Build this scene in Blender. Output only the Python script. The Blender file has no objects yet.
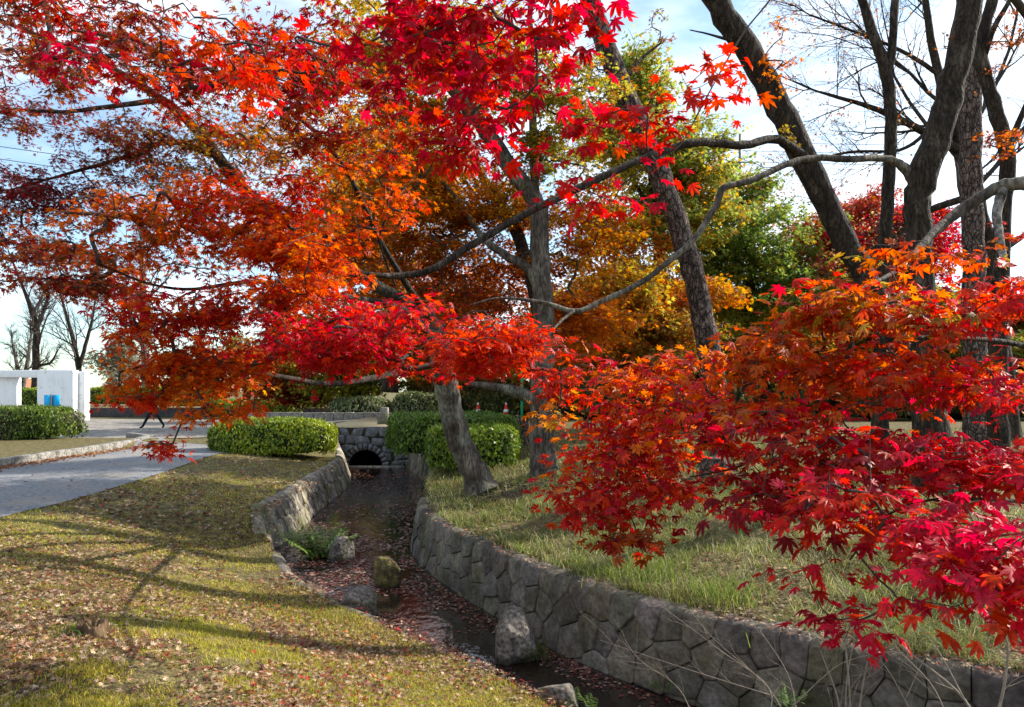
import bpy, math, random
import numpy as np
from mathutils import Vector

random.seed(7)
rng = np.random.default_rng(7)
R = math.radians
SC = bpy.context.scene
COL = SC.collection

# ------------------------------------------------------------------ camera, sky, sun, exposure
F, CX, HY, CAMZ = 740.0, 512.0, 390.0, 1.6
cam = bpy.data.cameras.new('camera')
cam.sensor_width = 36.0
cam.lens = 36.0 * F / 1024.0
cam.shift_y = (HY - 353.5) / 1024.0
cam.clip_start = 0.05
cam.clip_end = 3000
camo = bpy.data.objects.new('camera', cam)
camo.location = (0, 0, CAMZ)
camo.rotation_euler = (R(90), 0, 0)
COL.objects.link(camo)
SC.camera = camo

SUN_EL, SUN_AZ = 35.0, 66.0
SDIR = Vector((math.cos(R(SUN_EL)) * math.sin(R(SUN_AZ)), math.cos(R(SUN_EL)) * math.cos(R(SUN_AZ)), math.sin(R(SUN_EL))))
world = bpy.data.worlds.new('World')
SC.world = world
world.use_nodes = True
wn, wl = world.node_tree.nodes, world.node_tree.links
bg = wn['Background']
sky = wn.new('ShaderNodeTexSky')
sky.sky_type = 'NISHITA'
sky.sun_disc = False
sky.sun_elevation = R(SUN_EL)
sky.sun_rotation = R(SUN_AZ)
sky.air_density = 1.0
sky.dust_density = 0.4
sky.ozone_density = 1.0
tc = wn.new('ShaderNodeTexCoord')
mp = wn.new('ShaderNodeMapping')
mp.inputs['Scale'].default_value = (1.5, 1.5, 4.5)
mp.inputs['Rotation'].default_value = (0.15, 0.2, 0.5)
ns = wn.new('ShaderNodeTexNoise')
ns.inputs['Scale'].default_value = 1.6
ns.inputs['Detail'].default_value = 7
ns.inputs['Roughness'].default_value = 0.55
rp = wn.new('ShaderNodeValToRGB')
rp.color_ramp.elements[0].position = 0.43
rp.color_ramp.elements[0].color = (0.1, 0.1, 0.1, 1)
rp.color_ramp.elements[1].position = 0.66
rp.color_ramp.elements[1].color = (0.9, 0.9, 0.9, 1)
mx = wn.new('ShaderNodeMix')
mx.data_type = 'RGBA'
mx.inputs['B'].default_value = (8.6, 8.9, 9.2, 1)
wl.new(tc.outputs['Generated'], mp.inputs['Vector'])
wl.new(mp.outputs['Vector'], ns.inputs['Vector'])
wl.new(ns.outputs['Fac'], rp.inputs['Fac'])
wl.new(rp.outputs['Color'], mx.inputs['Factor'])
gr = wn.new('ShaderNodeMix')
gr.data_type = 'RGBA'
gr.blend_type = 'MULTIPLY'
gr.inputs['Factor'].default_value = 1
gr.inputs['B'].default_value = (0.98, 1.16, 1.2, 1)
wl.new(sky.outputs['Color'], gr.inputs['A'])
wl.new(gr.outputs['Result'], mx.inputs['A'])
wl.new(mx.outputs['Result'], bg.inputs['Color'])
bg.inputs['Strength'].default_value = 0.112

sun = bpy.data.lights.new('sun', 'SUN')
sun.energy = 5.0
sun.angle = R(0.5)
sun.color = (1.0, 0.93, 0.82)
suno = bpy.data.objects.new('sun', sun)
suno.rotation_euler = SDIR.to_track_quat('Z', 'Y').to_euler()
suno.location = (20, 10, 30)
COL.objects.link(suno)

SC.view_settings.view_transform = 'Standard'
SC.view_settings.look = 'None'
SC.view_settings.exposure = 0.9
SC.view_settings.gamma = 1
SC.view_settings.use_curve_mapping = False
SC.render.engine = 'CYCLES'
SC.cycles.max_bounces = 6
SC.cycles.diffuse_bounces = 3
SC.cycles.glossy_bounces = 2
SC.cycles.transmission_bounces = 4
SC.cycles.use_denoising = True

# ------------------------------------------------------------------ helpers
def P(px, py, d):
    return np.array([(px - CX) / F * d, d, CAMZ + (HY - py) / F * d])

def _hash(ix, iy, iz, seed):
    h = (ix.astype(np.int64) * 374761393 + iy.astype(np.int64) * 668265263 + iz.astype(np.int64) * 2147483647 + seed * 1274126177) & 0xffffffff
    h = ((h ^ (h >> 13)) * 1274126177) & 0xffffffff
    return ((h ^ (h >> 16)) & 0xffff) / 65535.0

def vnoise(p, scale=1.0, seed=0, octaves=2):
    p = np.asarray(p, float)
    out = np.zeros(len(p))
    amp, tot = 1.0, 0.0
    for o in range(octaves):
        q = p * scale * (2 ** o) + 17.3 * o
        i = np.floor(q)
        f = q - i
        f = f * f * (3 - 2 * f)
        i = i.astype(np.int64)
        v = 0
        for dx in (0, 1):
            wx = f[:, 0] if dx else 1 - f[:, 0]
            for dy in (0, 1):
                wy = f[:, 1] if dy else 1 - f[:, 1]
                for dz in (0, 1):
                    wz = f[:, 2] if dz else 1 - f[:, 2]
                    v = v + wx * wy * wz * _hash(i[:, 0] + dx, i[:, 1] + dy, i[:, 2] + dz, seed + o)
        out += amp * v
        tot += amp
        amp *= 0.5
    return out / tot

def sstep(x, a, b):
    t = np.clip((np.asarray(x, float) - a) / (b - a), 0, 1)
    return t * t * (3 - 2 * t)

class MB:
    """collects geometry and links it as one mesh object"""
    def __init__(self):
        self.v, self.f, self.c, self.n = [], [], [], 0
    def add(self, v, faces, col=None):
        v = np.asarray(v, float).reshape(-1, 3)
        for fa in (faces if isinstance(faces, list) else [faces]):
            fa = np.asarray(fa, np.int64)
            if fa.size:
                self.f.append(fa + self.n)
        self.v.append(v)
        if col is None:
            col = np.ones((len(v), 3))
        col = np.asarray(col, float)
        if col.ndim == 0:
            col = np.full((len(v), 3), float(col))
        if col.ndim == 1:
            col = np.tile(col, (len(v), 1))
        self.c.append(col)
        self.n += len(v)
    def build(self, name, mat, parent=None, smooth=False, origin=None):
        me = bpy.data.meshes.new(name)
        v = np.concatenate(self.v) if self.v else np.zeros((0, 3))
        if parent is not None and origin is None:
            v = v - np.array(parent.matrix_basis.translation)
        if origin is not None:
            v = v - np.asarray(origin)
        c = np.concatenate(self.c)
        loops = np.concatenate([f.ravel() for f in self.f])
        sizes = np.concatenate([np.full(len(f), f.shape[1]) for f in self.f])
        starts = np.concatenate([[0], np.cumsum(sizes)[:-1]])
        me.vertices.add(len(v))
        me.vertices.foreach_set('co', v.astype(np.float32).ravel())
        me.loops.add(len(loops))
        me.loops.foreach_set('vertex_index', loops.astype(np.int32))
        me.polygons.add(len(sizes))
        me.polygons.foreach_set('loop_start', starts.astype(np.int32))
        me.update(calc_edges=True)
        if smooth:
            me.polygons.foreach_set('use_smooth', np.ones(len(sizes), bool))
        at = me.color_attributes.new('Col', 'FLOAT_COLOR', 'POINT')
        at.data.foreach_set('color', np.hstack([c, np.ones((len(c), 1))]).astype(np.float32).ravel())
        if mat is not None:
            me.materials.append(mat)
        o = bpy.data.objects.new(name, me)
        COL.objects.link(o)
        if origin is not None:
            o.location = origin
        if parent is not None:
            o.parent = parent
        return o

def tag(o, label=None, cat=None, group=None, kind=None):
    if label: o['label'] = label
    if cat: o['category'] = cat
    if group: o['group'] = group
    if kind: o['kind'] = kind
    return o

def thing(name, label, cat, loc=(0, 0, 0), group=None):
    o = bpy.data.objects.new(name, None)
    o.empty_display_size = 0.2
    o.location = tuple(float(a) for a in loc)
    COL.objects.link(o)
    return tag(o, label, cat, group)

def box(mb, lo, hi, col=None):
    x0, y0, z0 = lo
    x1, y1, z1 = hi
    v = [(x0, y0, z0), (x1, y0, z0), (x1, y1, z0), (x0, y1, z0), (x0, y0, z1), (x1, y0, z1), (x1, y1, z1), (x0, y1, z1)]
    mb.add(v, np.array([(0, 3, 2, 1), (4, 5, 6, 7), (0, 1, 5, 4), (1, 2, 6, 5), (2, 3, 7, 6), (3, 0, 4, 7)]), col)

def bevel(o, w, seg=2):
    m = o.modifiers.new('bevel', 'BEVEL')
    m.width = w
    m.segments = seg
    m.limit_method = 'ANGLE'

def smooth_path(pts, sub=5, jit=0.0):
    """Catmull-Rom through rows of (x, y, z, r)"""
    p = np.asarray(pts, float)
    if len(p) < 2:
        return p
    q = np.vstack([2 * p[0] - p[1], p, 2 * p[-1] - p[-2]])
    out = []
    for i in range(1, len(q) - 2):
        a, b, c, d = q[i - 1:i + 3]
        for t in np.linspace(0, 1, sub, endpoint=False):
            out.append(0.5 * (2 * b + (c - a) * t + (2 * a - 5 * b + 4 * c - d) * t * t + (3 * b - a - 3 * c + d) * t ** 3))
    out.append(p[-1])
    out = np.array(out)
    out[:, 3] = np.maximum(out[:, 3], 0.0008)
    if jit:
        n = len(out)
        out[1:-1, :3] += rng.normal(0, 1, (n - 2, 3)) * jit * out[1:-1, 3:4]
    return out

def tube(mb, path, sides=8, col=None, cap=True, lump=0.0, seed=0):
    p = np.asarray(path, float)
    c, r = p[:, :3], p[:, 3]
    n = len(c)
    t = np.gradient(c, axis=0)
    t /= np.linalg.norm(t, axis=1, keepdims=True) + 1e-9
    ref = np.array([0.31, 0.87, 0.13]) if abs(t[:, 1]).mean() < 0.8 else np.array([1, 0.1, 0.2])
    a = np.cross(t, ref)
    a /= np.linalg.norm(a, axis=1, keepdims=True) + 1e-9
    b = np.cross(t, a)
    ang = np.linspace(0, 2 * math.pi, sides, endpoint=False)
    v = c[:, None, :] + r[:, None, None] * (np.cos(ang)[None, :, None] * a[:, None, :] + np.sin(ang)[None, :, None] * b[:, None, :])
    if lump:
        k = vnoise(v.reshape(-1, 3), 3.0 / max(r.mean(), 0.03) * 0.25, seed, 3).reshape(n, sides) - 0.5
        v = c[:, None, :] + (v - c[:, None, :]) * (1 + lump * 2 * k[:, :, None])
    i = np.arange(n - 1)[:, None] * sides
    j = np.arange(sides)[None, :]
    j2 = (j + 1) % sides
    fs = [np.stack([i + j, i + j2, i + sides + j2, i + sides + j], -1).reshape(-1, 4)]
    v = v.reshape(-1, 3)
    if cap:
        v = np.vstack([v, c[-1] + t[-1] * r[-1] * 0.6, c[0]])
        k = np.arange(sides)
        fs.append(np.stack([(n - 1) * sides + k, (n - 1) * sides + (k + 1) % sides, np.full(sides, n * sides)], -1))
        fs.append(np.stack([(k + 1) % sides, k, np.full(sides, n * sides + 1)], -1))
    mb.add(v, fs, col)

# ------------------------------------------------------------------ materials
def newmat(name):
    m = bpy.data.materials.new(name)
    m.use_nodes = True
    return m, m.node_tree.nodes, m.node_tree.links, m.node_tree.nodes['Principled BSDF']

def leaf_mat(name, trans=0.5, rough=0.45, spec=0.35, warm=1.0):
    m, n, l, b = newmat(name)
    at = n.new('ShaderNodeAttribute')
    at.attribute_name = 'Col'
    hs = n.new('ShaderNodeHueSaturation')
    hs.inputs['Saturation'].default_value = 1.06
    hs.inputs['Value'].default_value = 1.3 * warm
    tr = n.new('ShaderNodeBsdfTranslucent')
    mi = n.new('ShaderNodeMixShader')
    mi.inputs[0].default_value = trans
    tcn = n.new('ShaderNodeTexCoord')
    bn = n.new('ShaderNodeTexNoise')
    bn.inputs['Scale'].default_value = 55
    bn.inputs['Detail'].default_value = 4
    l.new(tcn.outputs['Object'], bn.inputs['Vector'])
    br = n.new('ShaderNodeMapRange')
    br.inputs['From Min'].default_value = .33
    br.inputs['From Max'].default_value = .6
    br.inputs['To Min'].default_value = .62
    br.inputs['To Max'].default_value = 1.2
    l.new(bn.outputs['Fac'], br.inputs['Value'])
    bm_ = n.new('ShaderNodeMix')
    bm_.data_type = 'RGBA'
    bm_.blend_type = 'MULTIPLY'
    bm_.inputs['Factor'].default_value = 1
    l.new(at.outputs['Color'], bm_.inputs['A'])
    l.new(br.outputs['Result'], bm_.inputs['B'])
    l.new(bm_.outputs['Result'], b.inputs['Base Color'])
    l.new(bm_.outputs['Result'], hs.inputs['Color'])
    l.new(hs.outputs['Color'], tr.inputs['Color'])
    b.inputs['Roughness'].default_value = rough
    b.inputs['Specular IOR Level'].default_value = spec
    l.new(b.outputs[0], mi.inputs[1])
    l.new(tr.outputs[0], mi.inputs[2])
    l.new(mi.outputs[0], n['Material Output'].inputs['Surface'])
    return m

def noise_mat(name, stops, scale=5.0, detail=8, rough=0.9, bump=0.3, stretch=(1, 1, 1), bscale=None, second=None, spec=0.2, dist=0.02, attr=False, fine=None, crack=None, cmin=.35, frange=(.45, 1.5)):
    m, n, l, b = newmat(name)
    t = n.new('ShaderNodeTexCoord')
    mpn = n.new('ShaderNodeMapping')
    mpn.inputs['Scale'].default_value = stretch
    no = n.new('ShaderNodeTexNoise')
    no.inputs['Scale'].default_value = scale
    no.inputs['Detail'].default_value = detail
    no.inputs['Roughness'].default_value = 0.62
    ra = n.new('ShaderNodeValToRGB')
    el = ra.color_ramp.elements
    while len(el) < len(stops):
        el.new(0.5)
    for e, (pos, c) in zip(el, stops):
        e.position = pos
        e.color = (*c, 1)
    l.new(t.outputs['Object'], mpn.inputs['Vector'])
    l.new(mpn.outputs['Vector'], no.inputs['Vector'])
    l.new(no.outputs['Fac'], ra.inputs['Fac'])
    colout = ra.outputs['Color']
    if second:
        sc2, c2, lo, hi = second
        n2 = n.new('ShaderNodeTexNoise')
        n2.inputs['Scale'].default_value = sc2
        n2.inputs['Detail'].default_value = 6
        l.new(t.outputs['Object'], n2.inputs['Vector'])
        r2 = n.new('ShaderNodeMapRange')
        r2.inputs['From Min'].default_value = lo
        r2.inputs['From Max'].default_value = hi
        l.new(n2.outputs['Fac'], r2.inputs['Value'])
        m2 = n.new('ShaderNodeMix')
        m2.data_type = 'RGBA'
        m2.inputs['B'].default_value = (*c2, 1)
        l.new(r2.outputs['Result'], m2.inputs['Factor'])
        l.new(colout, m2.inputs['A'])
        colout = m2.outputs['Result']
    def mult(colout, fac_out, lo, hi):
        mr = n.new('ShaderNodeMapRange')
        mr.inputs['From Min'].default_value, mr.inputs['From Max'].default_value = lo
        mr.inputs['To Min'].default_value, mr.inputs['To Max'].default_value = hi
        l.new(fac_out, mr.inputs['Value'])
        mm = n.new('ShaderNodeMix')
        mm.data_type = 'RGBA'
        mm.blend_type = 'MULTIPLY'
        mm.inputs['Factor'].default_value = 1
        l.new(colout, mm.inputs['A'])
        l.new(mr.outputs['Result'], mm.inputs['B'])
        return mm.outputs['Result'], mr.outputs['Result']
    crk = None
    if fine:
        nf = n.new('ShaderNodeTexNoise')
        nf.inputs['Scale'].default_value = fine
        nf.inputs['Detail'].default_value = 5
        l.new(mpn.outputs['Vector'], nf.inputs['Vector'])
        colout, _ = mult(colout, nf.outputs['Fac'], (.35, .65), frange)
    if crack:
        vo = n.new('ShaderNodeTexVoronoi')
        vo.feature = 'DISTANCE_TO_EDGE'
        vo.inputs['Scale'].default_value = crack
        ad = n.new('ShaderNodeVectorMath')
        ad.operation = 'MULTIPLY_ADD'
        nd = n.new('ShaderNodeTexNoise')
        nd.inputs['Scale'].default_value = crack * .8
        l.new(mpn.outputs['Vector'], nd.inputs['Vector'])
        l.new(nd.outputs['Color'], ad.inputs[0])
        ad.inputs[1].default_value = (1.2 / crack,) * 3
        l.new(mpn.outputs['Vector'], ad.inputs[2])
        l.new(ad.outputs[0], vo.inputs['Vector'])
        colout, crk = mult(colout, vo.outputs['Distance'], (0, .14), (cmin, 1.1))
    if attr:
        at = n.new('ShaderNodeAttribute')
        at.attribute_name = 'Col'
        mm = n.new('ShaderNodeMix')
        mm.data_type = 'RGBA'
        mm.blend_type = 'MULTIPLY'
        mm.inputs['Factor'].default_value = 1
        l.new(colout, mm.inputs['A'])
        l.new(at.outputs['Color'], mm.inputs['B'])
        colout = mm.outputs['Result']
    l.new(colout, b.inputs['Base Color'])
    b.inputs['Roughness'].default_value = rough
    b.inputs['Specular IOR Level'].default_value = spec
    if bump:
        nb = n.new('ShaderNodeTexNoise')
        nb.inputs['Scale'].default_value = bscale or scale * 3
        nb.inputs['Detail'].default_value = 8
        l.new(mpn.outputs['Vector'], nb.inputs['Vector'])
        bp = n.new('ShaderNodeBump')
        bp.inputs['Strength'].default_value = bump
        bp.inputs['Distance'].default_value = dist
        if crk is not None:
            sm = n.new('ShaderNodeMath')
            sm.operation = 'ADD'
            l.new(nb.outputs['Fac'], sm.inputs[0])
            l.new(crk, sm.inputs[1])
            l.new(sm.outputs[0], bp.inputs['Height'])
        else:
            l.new(nb.outputs['Fac'], bp.inputs['Height'])
        l.new(bp.outputs['Normal'], b.inputs['Normal'])
    return m

M = {}
M['leaf'] = leaf_mat('maple_leaf', 0.6, 0.45, 0.3)
M['leaf_far'] = leaf_mat('far_leaf', 0.6, 0.6, 0.2)
M['grass'] = leaf_mat('grass_blade', 0.35, 0.6, 0.2)
M['litter'] = leaf_mat('fallen_leaf', 0.2, 0.65, 0.2, 0.9)
M['floating'] = leaf_mat('floating_leaf', 0.05, 0.35, 0.5, 0.9)
M['hedge'] = leaf_mat('hedge_leaf', 0.28, 0.45, 0.3)
M['bark'] = noise_mat('maple_bark', [(0.3, (0.028, 0.021, 0.016)), (0.5, (0.078, 0.06, 0.047)), (0.74, (0.2, 0.165, 0.13))], 6, stretch=(1, 1, 0.28), bump=0.9, bscale=22, dist=.03, fine=36, crack=None, second=(2.2, (0.2, 0.2, 0.15), 0.52, 0.75))
M['darkbark'] = noise_mat('dark_bark', [(0.3, (0.013, 0.0085, 0.006)), (0.52, (0.036, 0.0255, 0.018)), (0.74, (0.105, 0.08, 0.06))], 7, stretch=(1, 1, 0.3), bump=0.9, bscale=26, dist=.03, fine=34, crack=15, cmin=.72)
M['palebark'] = noise_mat('pale_bark', [(0.3, (0.05, 0.042, 0.036)), (0.5, (0.15, 0.13, 0.11)), (0.72, (0.34, 0.31, 0.28))], 9, bump=0.7, bscale=30, fine=40)
M['pinebark'] = noise_mat('pine_bark', [(0.32, (0.035, 0.024, 0.02)), (0.5, (0.12, 0.083, 0.07)), (0.72, (0.26, 0.19, 0.16))], 11, stretch=(1, 1, 0.45), bump=1.0, bscale=30, dist=0.05, fine=40, crack=11)
M['twig'] = noise_mat('twig_bark', [(0.3, (0.03, 0.022, 0.02)), (0.8, (0.1, 0.08, 0.07))], 20, bump=0)
M['paletwig'] = noise_mat('dry_stem', [(0.3, (0.17, 0.135, 0.1)), (0.8, (0.36, 0.31, 0.25))], 20, bump=0)
M['stone'] = noise_mat('wall_stone', [(0.28, (0.07, 0.06, 0.048)), (0.48, (0.145, 0.13, 0.108)), (0.72, (0.25, 0.23, 0.195))], 5, bump=0.9, bscale=18, dist=0.03, second=(1.7, (0.075, 0.078, 0.035), 0.5, 0.7), attr=True, fine=22, frange=(.72, 1.25))
M['darkstone'] = noise_mat('bridge_stone', [(0.28, (0.05, 0.053, 0.06)), (0.5, (0.13, 0.135, 0.145)), (0.75, (0.24, 0.25, 0.26))], 5, bump=0.9, bscale=18, dist=0.03, attr=True, fine=22, frange=(.72, 1.25))
M['mortar'] = noise_mat('mortar', [(0.3, (0.012, 0.011, 0.008)), (0.8, (0.05, 0.045, 0.03))], 8, bump=0.5)
M['rock'] = noise_mat('rock', attr=True, stops=[(0.25, (0.05, 0.042, 0.035)), (0.5, (0.15, 0.13, 0.11)), (0.75, (0.32, 0.29, 0.25))], scale=6, bump=1.0, bscale=16, dist=0.04, fine=30, second=(4, (.07, .075, .025), .52, .7))
M['mossrock'] = noise_mat('mossy_rock', attr=True, stops=[(0.35, (0.03, 0.025, 0.017)), (0.5, (0.11, 0.085, 0.035)), (0.68, (0.25, 0.22, 0.06))], scale=13, bump=1.0, bscale=40, dist=0.03)
M['rotwood'] = noise_mat('rotten_wood', [(0.3, (0.02, 0.012, 0.007)), (0.5, (0.085, 0.05, 0.028)), (0.75, (0.28, 0.19, 0.11))], 14, stretch=(1, 1, .3), bump=1.0, bscale=40, dist=.03)
M['white'] = noise_mat('white_concrete', [(0.25, (0.6, 0.6, 0.58)), (0.45, (0.76, 0.77, 0.77)), (0.8, (0.83, 0.83, 0.83))], 2.2, bump=0.08, rough=0.7, stretch=(1, 1, 0.35), second=(5.0, (0.42, 0.38, 0.34), 0.58, 0.82))
M['kerb'] = noise_mat('kerb_concrete', [(0.3, (0.13, 0.118, 0.1)), (0.5, (0.22, 0.205, 0.18)), (0.7, (0.33, 0.31, 0.275))], 5, bump=0.5, fine=25)
M['darkconc'] = noise_mat('dark_concrete', [(0.3, (0.04, 0.038, 0.04)), (0.7, (0.09, 0.085, 0.085))], 4, bump=0.3)
M['blue'] = noise_mat('blue_panel', [(0.3, (0.01, 0.34, 0.68)), (0.7, (0.012, 0.38, 0.74))], 3, bump=0, rough=0.45)
M['steel'] = noise_mat('grey_steel', [(0.3, (0.1, 0.1, 0.1)), (0.7, (0.17, 0.17, 0.17))], 8, bump=0, rough=0.5)
M['cable'] = noise_mat('cable', [(0.3, (0.05, 0.05, 0.06)), (0.7, (0.08, 0.08, 0.09))], 8, bump=0, rough=0.6)
M['green'] = noise_mat('green_paint', [(0.3, (0.02, 0.3, 0.14)), (0.7, (0.03, 0.36, 0.17))], 4, bump=0, rough=0.5)
M['redplastic'] = noise_mat('red_plastic', [(0.3, (0.6, 0.03, 0.02)), (0.7, (0.7, 0.05, 0.03))], 4, bump=0, rough=0.5)
M['whiteplastic'] = noise_mat('white_plastic', [(0.3, (0.7, 0.7, 0.7)), (0.7, (0.8, 0.8, 0.8))], 4, bump=0, rough=0.5)
M['coat'] = noise_mat('dark_cloth', [(0.3, (0.012, 0.014, 0.025)), (0.7, (0.022, 0.025, 0.04))], 20, bump=0.2)
M['trousers'] = noise_mat('black_cloth', [(0.3, (0.01, 0.01, 0.012)), (0.7, (0.02, 0.02, 0.024))], 20, bump=0.2)
M['skin'] = noise_mat('skin', [(0.3, (0.5, 0.28, 0.19)), (0.7, (0.56, 0.33, 0.23))], 10, bump=0, rough=0.5)
M['hair'] = noise_mat('hair', [(0.3, (0.01, 0.008, 0.007)), (0.7, (0.02, 0.016, 0.014))], 30, bump=0.3, rough=0.5)
M['core'] = noise_mat('hedge_core', [(0.3, (0.012, 0.016, 0.006)), (0.7, (0.035, 0.045, 0.014))], 6, bump=0.8)
M['roof'] = noise_mat('roof_tiles', [(0.3, (0.32, 0.13, 0.06)), (0.7, (0.45, 0.2, 0.1))], 6, bump=0.3)
M['housewall'] = noise_mat('house_wall', [(0.3, (0.5, 0.44, 0.36)), (0.7, (0.6, 0.54, 0.45))], 3, bump=0.1)
M['glass'] = noise_mat('window_glass', [(0.3, (0.03, 0.04, 0.05)), (0.7, (0.05, 0.06, 0.07))], 3, bump=0, rough=0.1, spec=0.5)

# asphalt path with pale grit
M['path'] = noise_mat('grey_path', [(0.3, (0.11, 0.113, 0.12)), (0.5, (0.18, 0.184, 0.195)), (0.7, (0.28, 0.283, 0.29))], 16, detail=9, bump=0.8, bscale=50, dist=0.02, second=(0.9, (0.27, 0.235, 0.195), 0.5, 0.75), fine=60, frange=(.7, 1.3))
M['plaza'] = noise_mat('dusty_plaza', [(0.3, (0.13, 0.115, 0.1)), (0.5, (0.21, 0.19, 0.165)), (0.7, (0.31, 0.285, 0.25))], 1.2, bump=0.3, bscale=40, dist=0.01, fine=9)
M['bridgedeck'] = noise_mat('leafy_road', [(0.3, (0.34, 0.24, 0.13)), (0.55, (0.45, 0.36, 0.22)), (0.75, (0.44, 0.4, 0.18))], 6.0, bump=0.3, bscale=40, dist=0.01)
M['ground'] = noise_mat('turf_soil', [(0.3, (0.04, 0.026, 0.014)), (0.45, (0.12, 0.08, 0.04)), (0.56, (0.2, 0.155, 0.06)), (0.72, (0.3, 0.22, 0.11))], 7, detail=14, bump=1.0, bscale=40, dist=0.04, second=(60, (0.05, 0.07, 0.014), 0.48, 0.62))

# dark shallow water: clear gloss over a brown bed
def water_mat():
    m, n, l, b = newmat('stream_water')
    b.inputs['Base Color'].default_value = (0.018, 0.012, 0.009, 1)
    b.inputs['Roughness'].default_value = 0.03
    b.inputs['Specular IOR Level'].default_value = 0.9
    t = n.new('ShaderNodeTexCoord')
    mpn = n.new('ShaderNodeMapping')
    mpn.inputs['Scale'].default_value = (1, 0.55, 1)
    w = n.new('ShaderNodeTexNoise')
    w.inputs['Scale'].default_value = 9
    w.inputs['Detail'].default_value = 4
    bp = n.new('ShaderNodeBump')
    bp.inputs['Strength'].default_value = 0.4
    bp.inputs['Distance'].default_value = 0.02
    l.new(t.outputs['Object'], mpn.inputs['Vector'])
    l.new(mpn.outputs['Vector'], w.inputs['Vector'])
    l.new(w.outputs['Fac'], bp.inputs['Height'])
    l.new(bp.outputs['Normal'], b.inputs['Normal'])
    return m
M['water'] = water_mat()

# ------------------------------------------------------------------ terrain
WZ = -0.9
LE = np.array([(-5.9, 34), (-5.7, 27), (-5.3, 24.3), (-4.6, 21.5), (-4.15, 19), (-3.9, 15.5), (-3.68, 12.9), (-3.6, 11.5), (-3.2, 10.4), (-2.65, 9.3), (-1.94, 8.35), (-1.12, 7.4), (-.37, 6.56), (.22, 5.84), (.86, 5.0), (2.0, 4.1), (4.2, 3.1), (9.0, 1.4), (20, -1)])
RE = np.array([(-4.0, 34), (-3.9, 27), (-3.55, 24.3), (-2.8, 21.6), (-2.2, 19.3), (-2.05, 18.0), (-1.85, 14.5), (-1.67, 11.9), (-1.49, 11.0), (-.92, 9.5), (-.13, 7.97), (.45, 6.98), (1.07, 6.17), (1.55, 5.72), (2.2, 5.15), (3.1, 4.5), (5.0, 3.6), (9.4, 2.6), (20, 0.5)])
CH = np.vstack([LE, RE[::-1]])

def curve2(pts, n=12):
    p = np.hstack([pts, np.zeros((len(pts), 1)), np.ones((len(pts), 1))])
    return smooth_path(p, n)[:, :2]
LES, RES = curve2(LE, 6), curve2(RE, 6)
CHS = np.vstack([LES, RES[::-1]])

def pl_dist(x, y, pl):
    best = np.full(len(x), 1e9)
    for (ax, ay), (bx, by) in zip(pl[:-1], pl[1:]):
        dx, dy = bx - ax, by - ay
        t = np.clip(((x - ax) * dx + (y - ay) * dy) / (dx * dx + dy * dy + 1e-12), 0, 1)
        best = np.minimum(best, (x - ax - t * dx) ** 2 + (y - ay - t * dy) ** 2)
    return np.sqrt(best)

def inside(x, y, poly):
    r = np.zeros(len(x), bool)
    n = len(poly)
    for i in range(n):
        x1, y1 = poly[i]
        x2, y2 = poly[(i + 1) % n]
        if y1 == y2:
            continue
        c = ((y1 > y) != (y2 > y)) & (x < (x2 - x1) * (y - y1) / (y2 - y1) + x1)
        r ^= c
    return r

def hz(x, y, carve=True):
    x = np.atleast_1d(np.asarray(x, float)).ravel()
    y = np.atleast_1d(np.asarray(y, float)).ravel()
    dl, dr = pl_dist(x, y, LES), pl_dist(x, y, RES)
    q = np.stack([x, y, 0 * x], 1)
    bumps = (vnoise(q, 0.6, 3, 3) - 0.5)
    # left lawn: walled in the far part, sloping to the water in the near part
    nearf = 1 - sstep(y, 10.2, 11.4)
    zl_far = -0.26 + 0.26 * sstep(dl, 0.4, 3.4)
    zl_near = -0.74 + 0.76 * sstep(dl, 0.1, 3.4)
    zl = zl_far * (1 - nearf) + zl_near * nearf
    road = 0.38 * sstep(x, -10.5, -6.5) * sstep(y, 21.5, 24.2)
    zl = np.maximum(zl, 0) * 0 + zl + road * (1 + 0.3 * (dl < 0))
    zl += 0.14 * (1 - sstep(x, -10.75, -10.55)) * (1 - sstep(y, 22.5, 24))
    zl += bumps * 0.05 * sstep(dl, 0.3, 1.2) * sstep(x, -6.6, -5.6)
    zr = -0.2 + 0.4 * sstep(dr, 0.25, 3.2) + 0.16 * sstep(dr, 3, 9) + (bumps * 0.12 + (vnoise(q, 1.7, 13, 2) - .5) * .2) * sstep(dr, 0.3, 1.3)
    zr = zr + (0.38 - zr) * sstep(y, 20.5, 23.6)
    left = dl < dr
    z = np.where(left, zl, zr)
    far = sstep(y, 26, 34)
    z = z * (1 - far) + far * (0.36 * sstep(x, -11, -6) )
    if carve:
        ins = inside(x, y, CHS) & (y < 32.8)
        dd = np.minimum(dl, dr)
        far_l = left & (y > 10.9)
        a_ = np.where(far_l, .27, np.where(left, .02, np.where((y > 13.5) & (y < 17.3), .02, .15)))
        w = np.where(ins, 1.0, 1 - np.clip((dd - a_) / .13, 0, 1))
        w = np.where(y > 32.8, 0, w)
        z = z * (1 - w) + (-1.25) * w
    return z

def gz(x, y):
    return float(hz(x, y)[0])

def axis(lo, a, b, hi, step, grow=1.16):
    core = list(np.arange(a, b + 1e-6, step))
    up, s, v = [], step, b
    while v < hi:
        s *= grow
        v += s
        up.append(v)
    dn, s, v = [], step, a
    while v > lo:
        s *= grow
        v -= s
        dn.append(v)
    return np.array(dn[::-1] + core + up)

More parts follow.
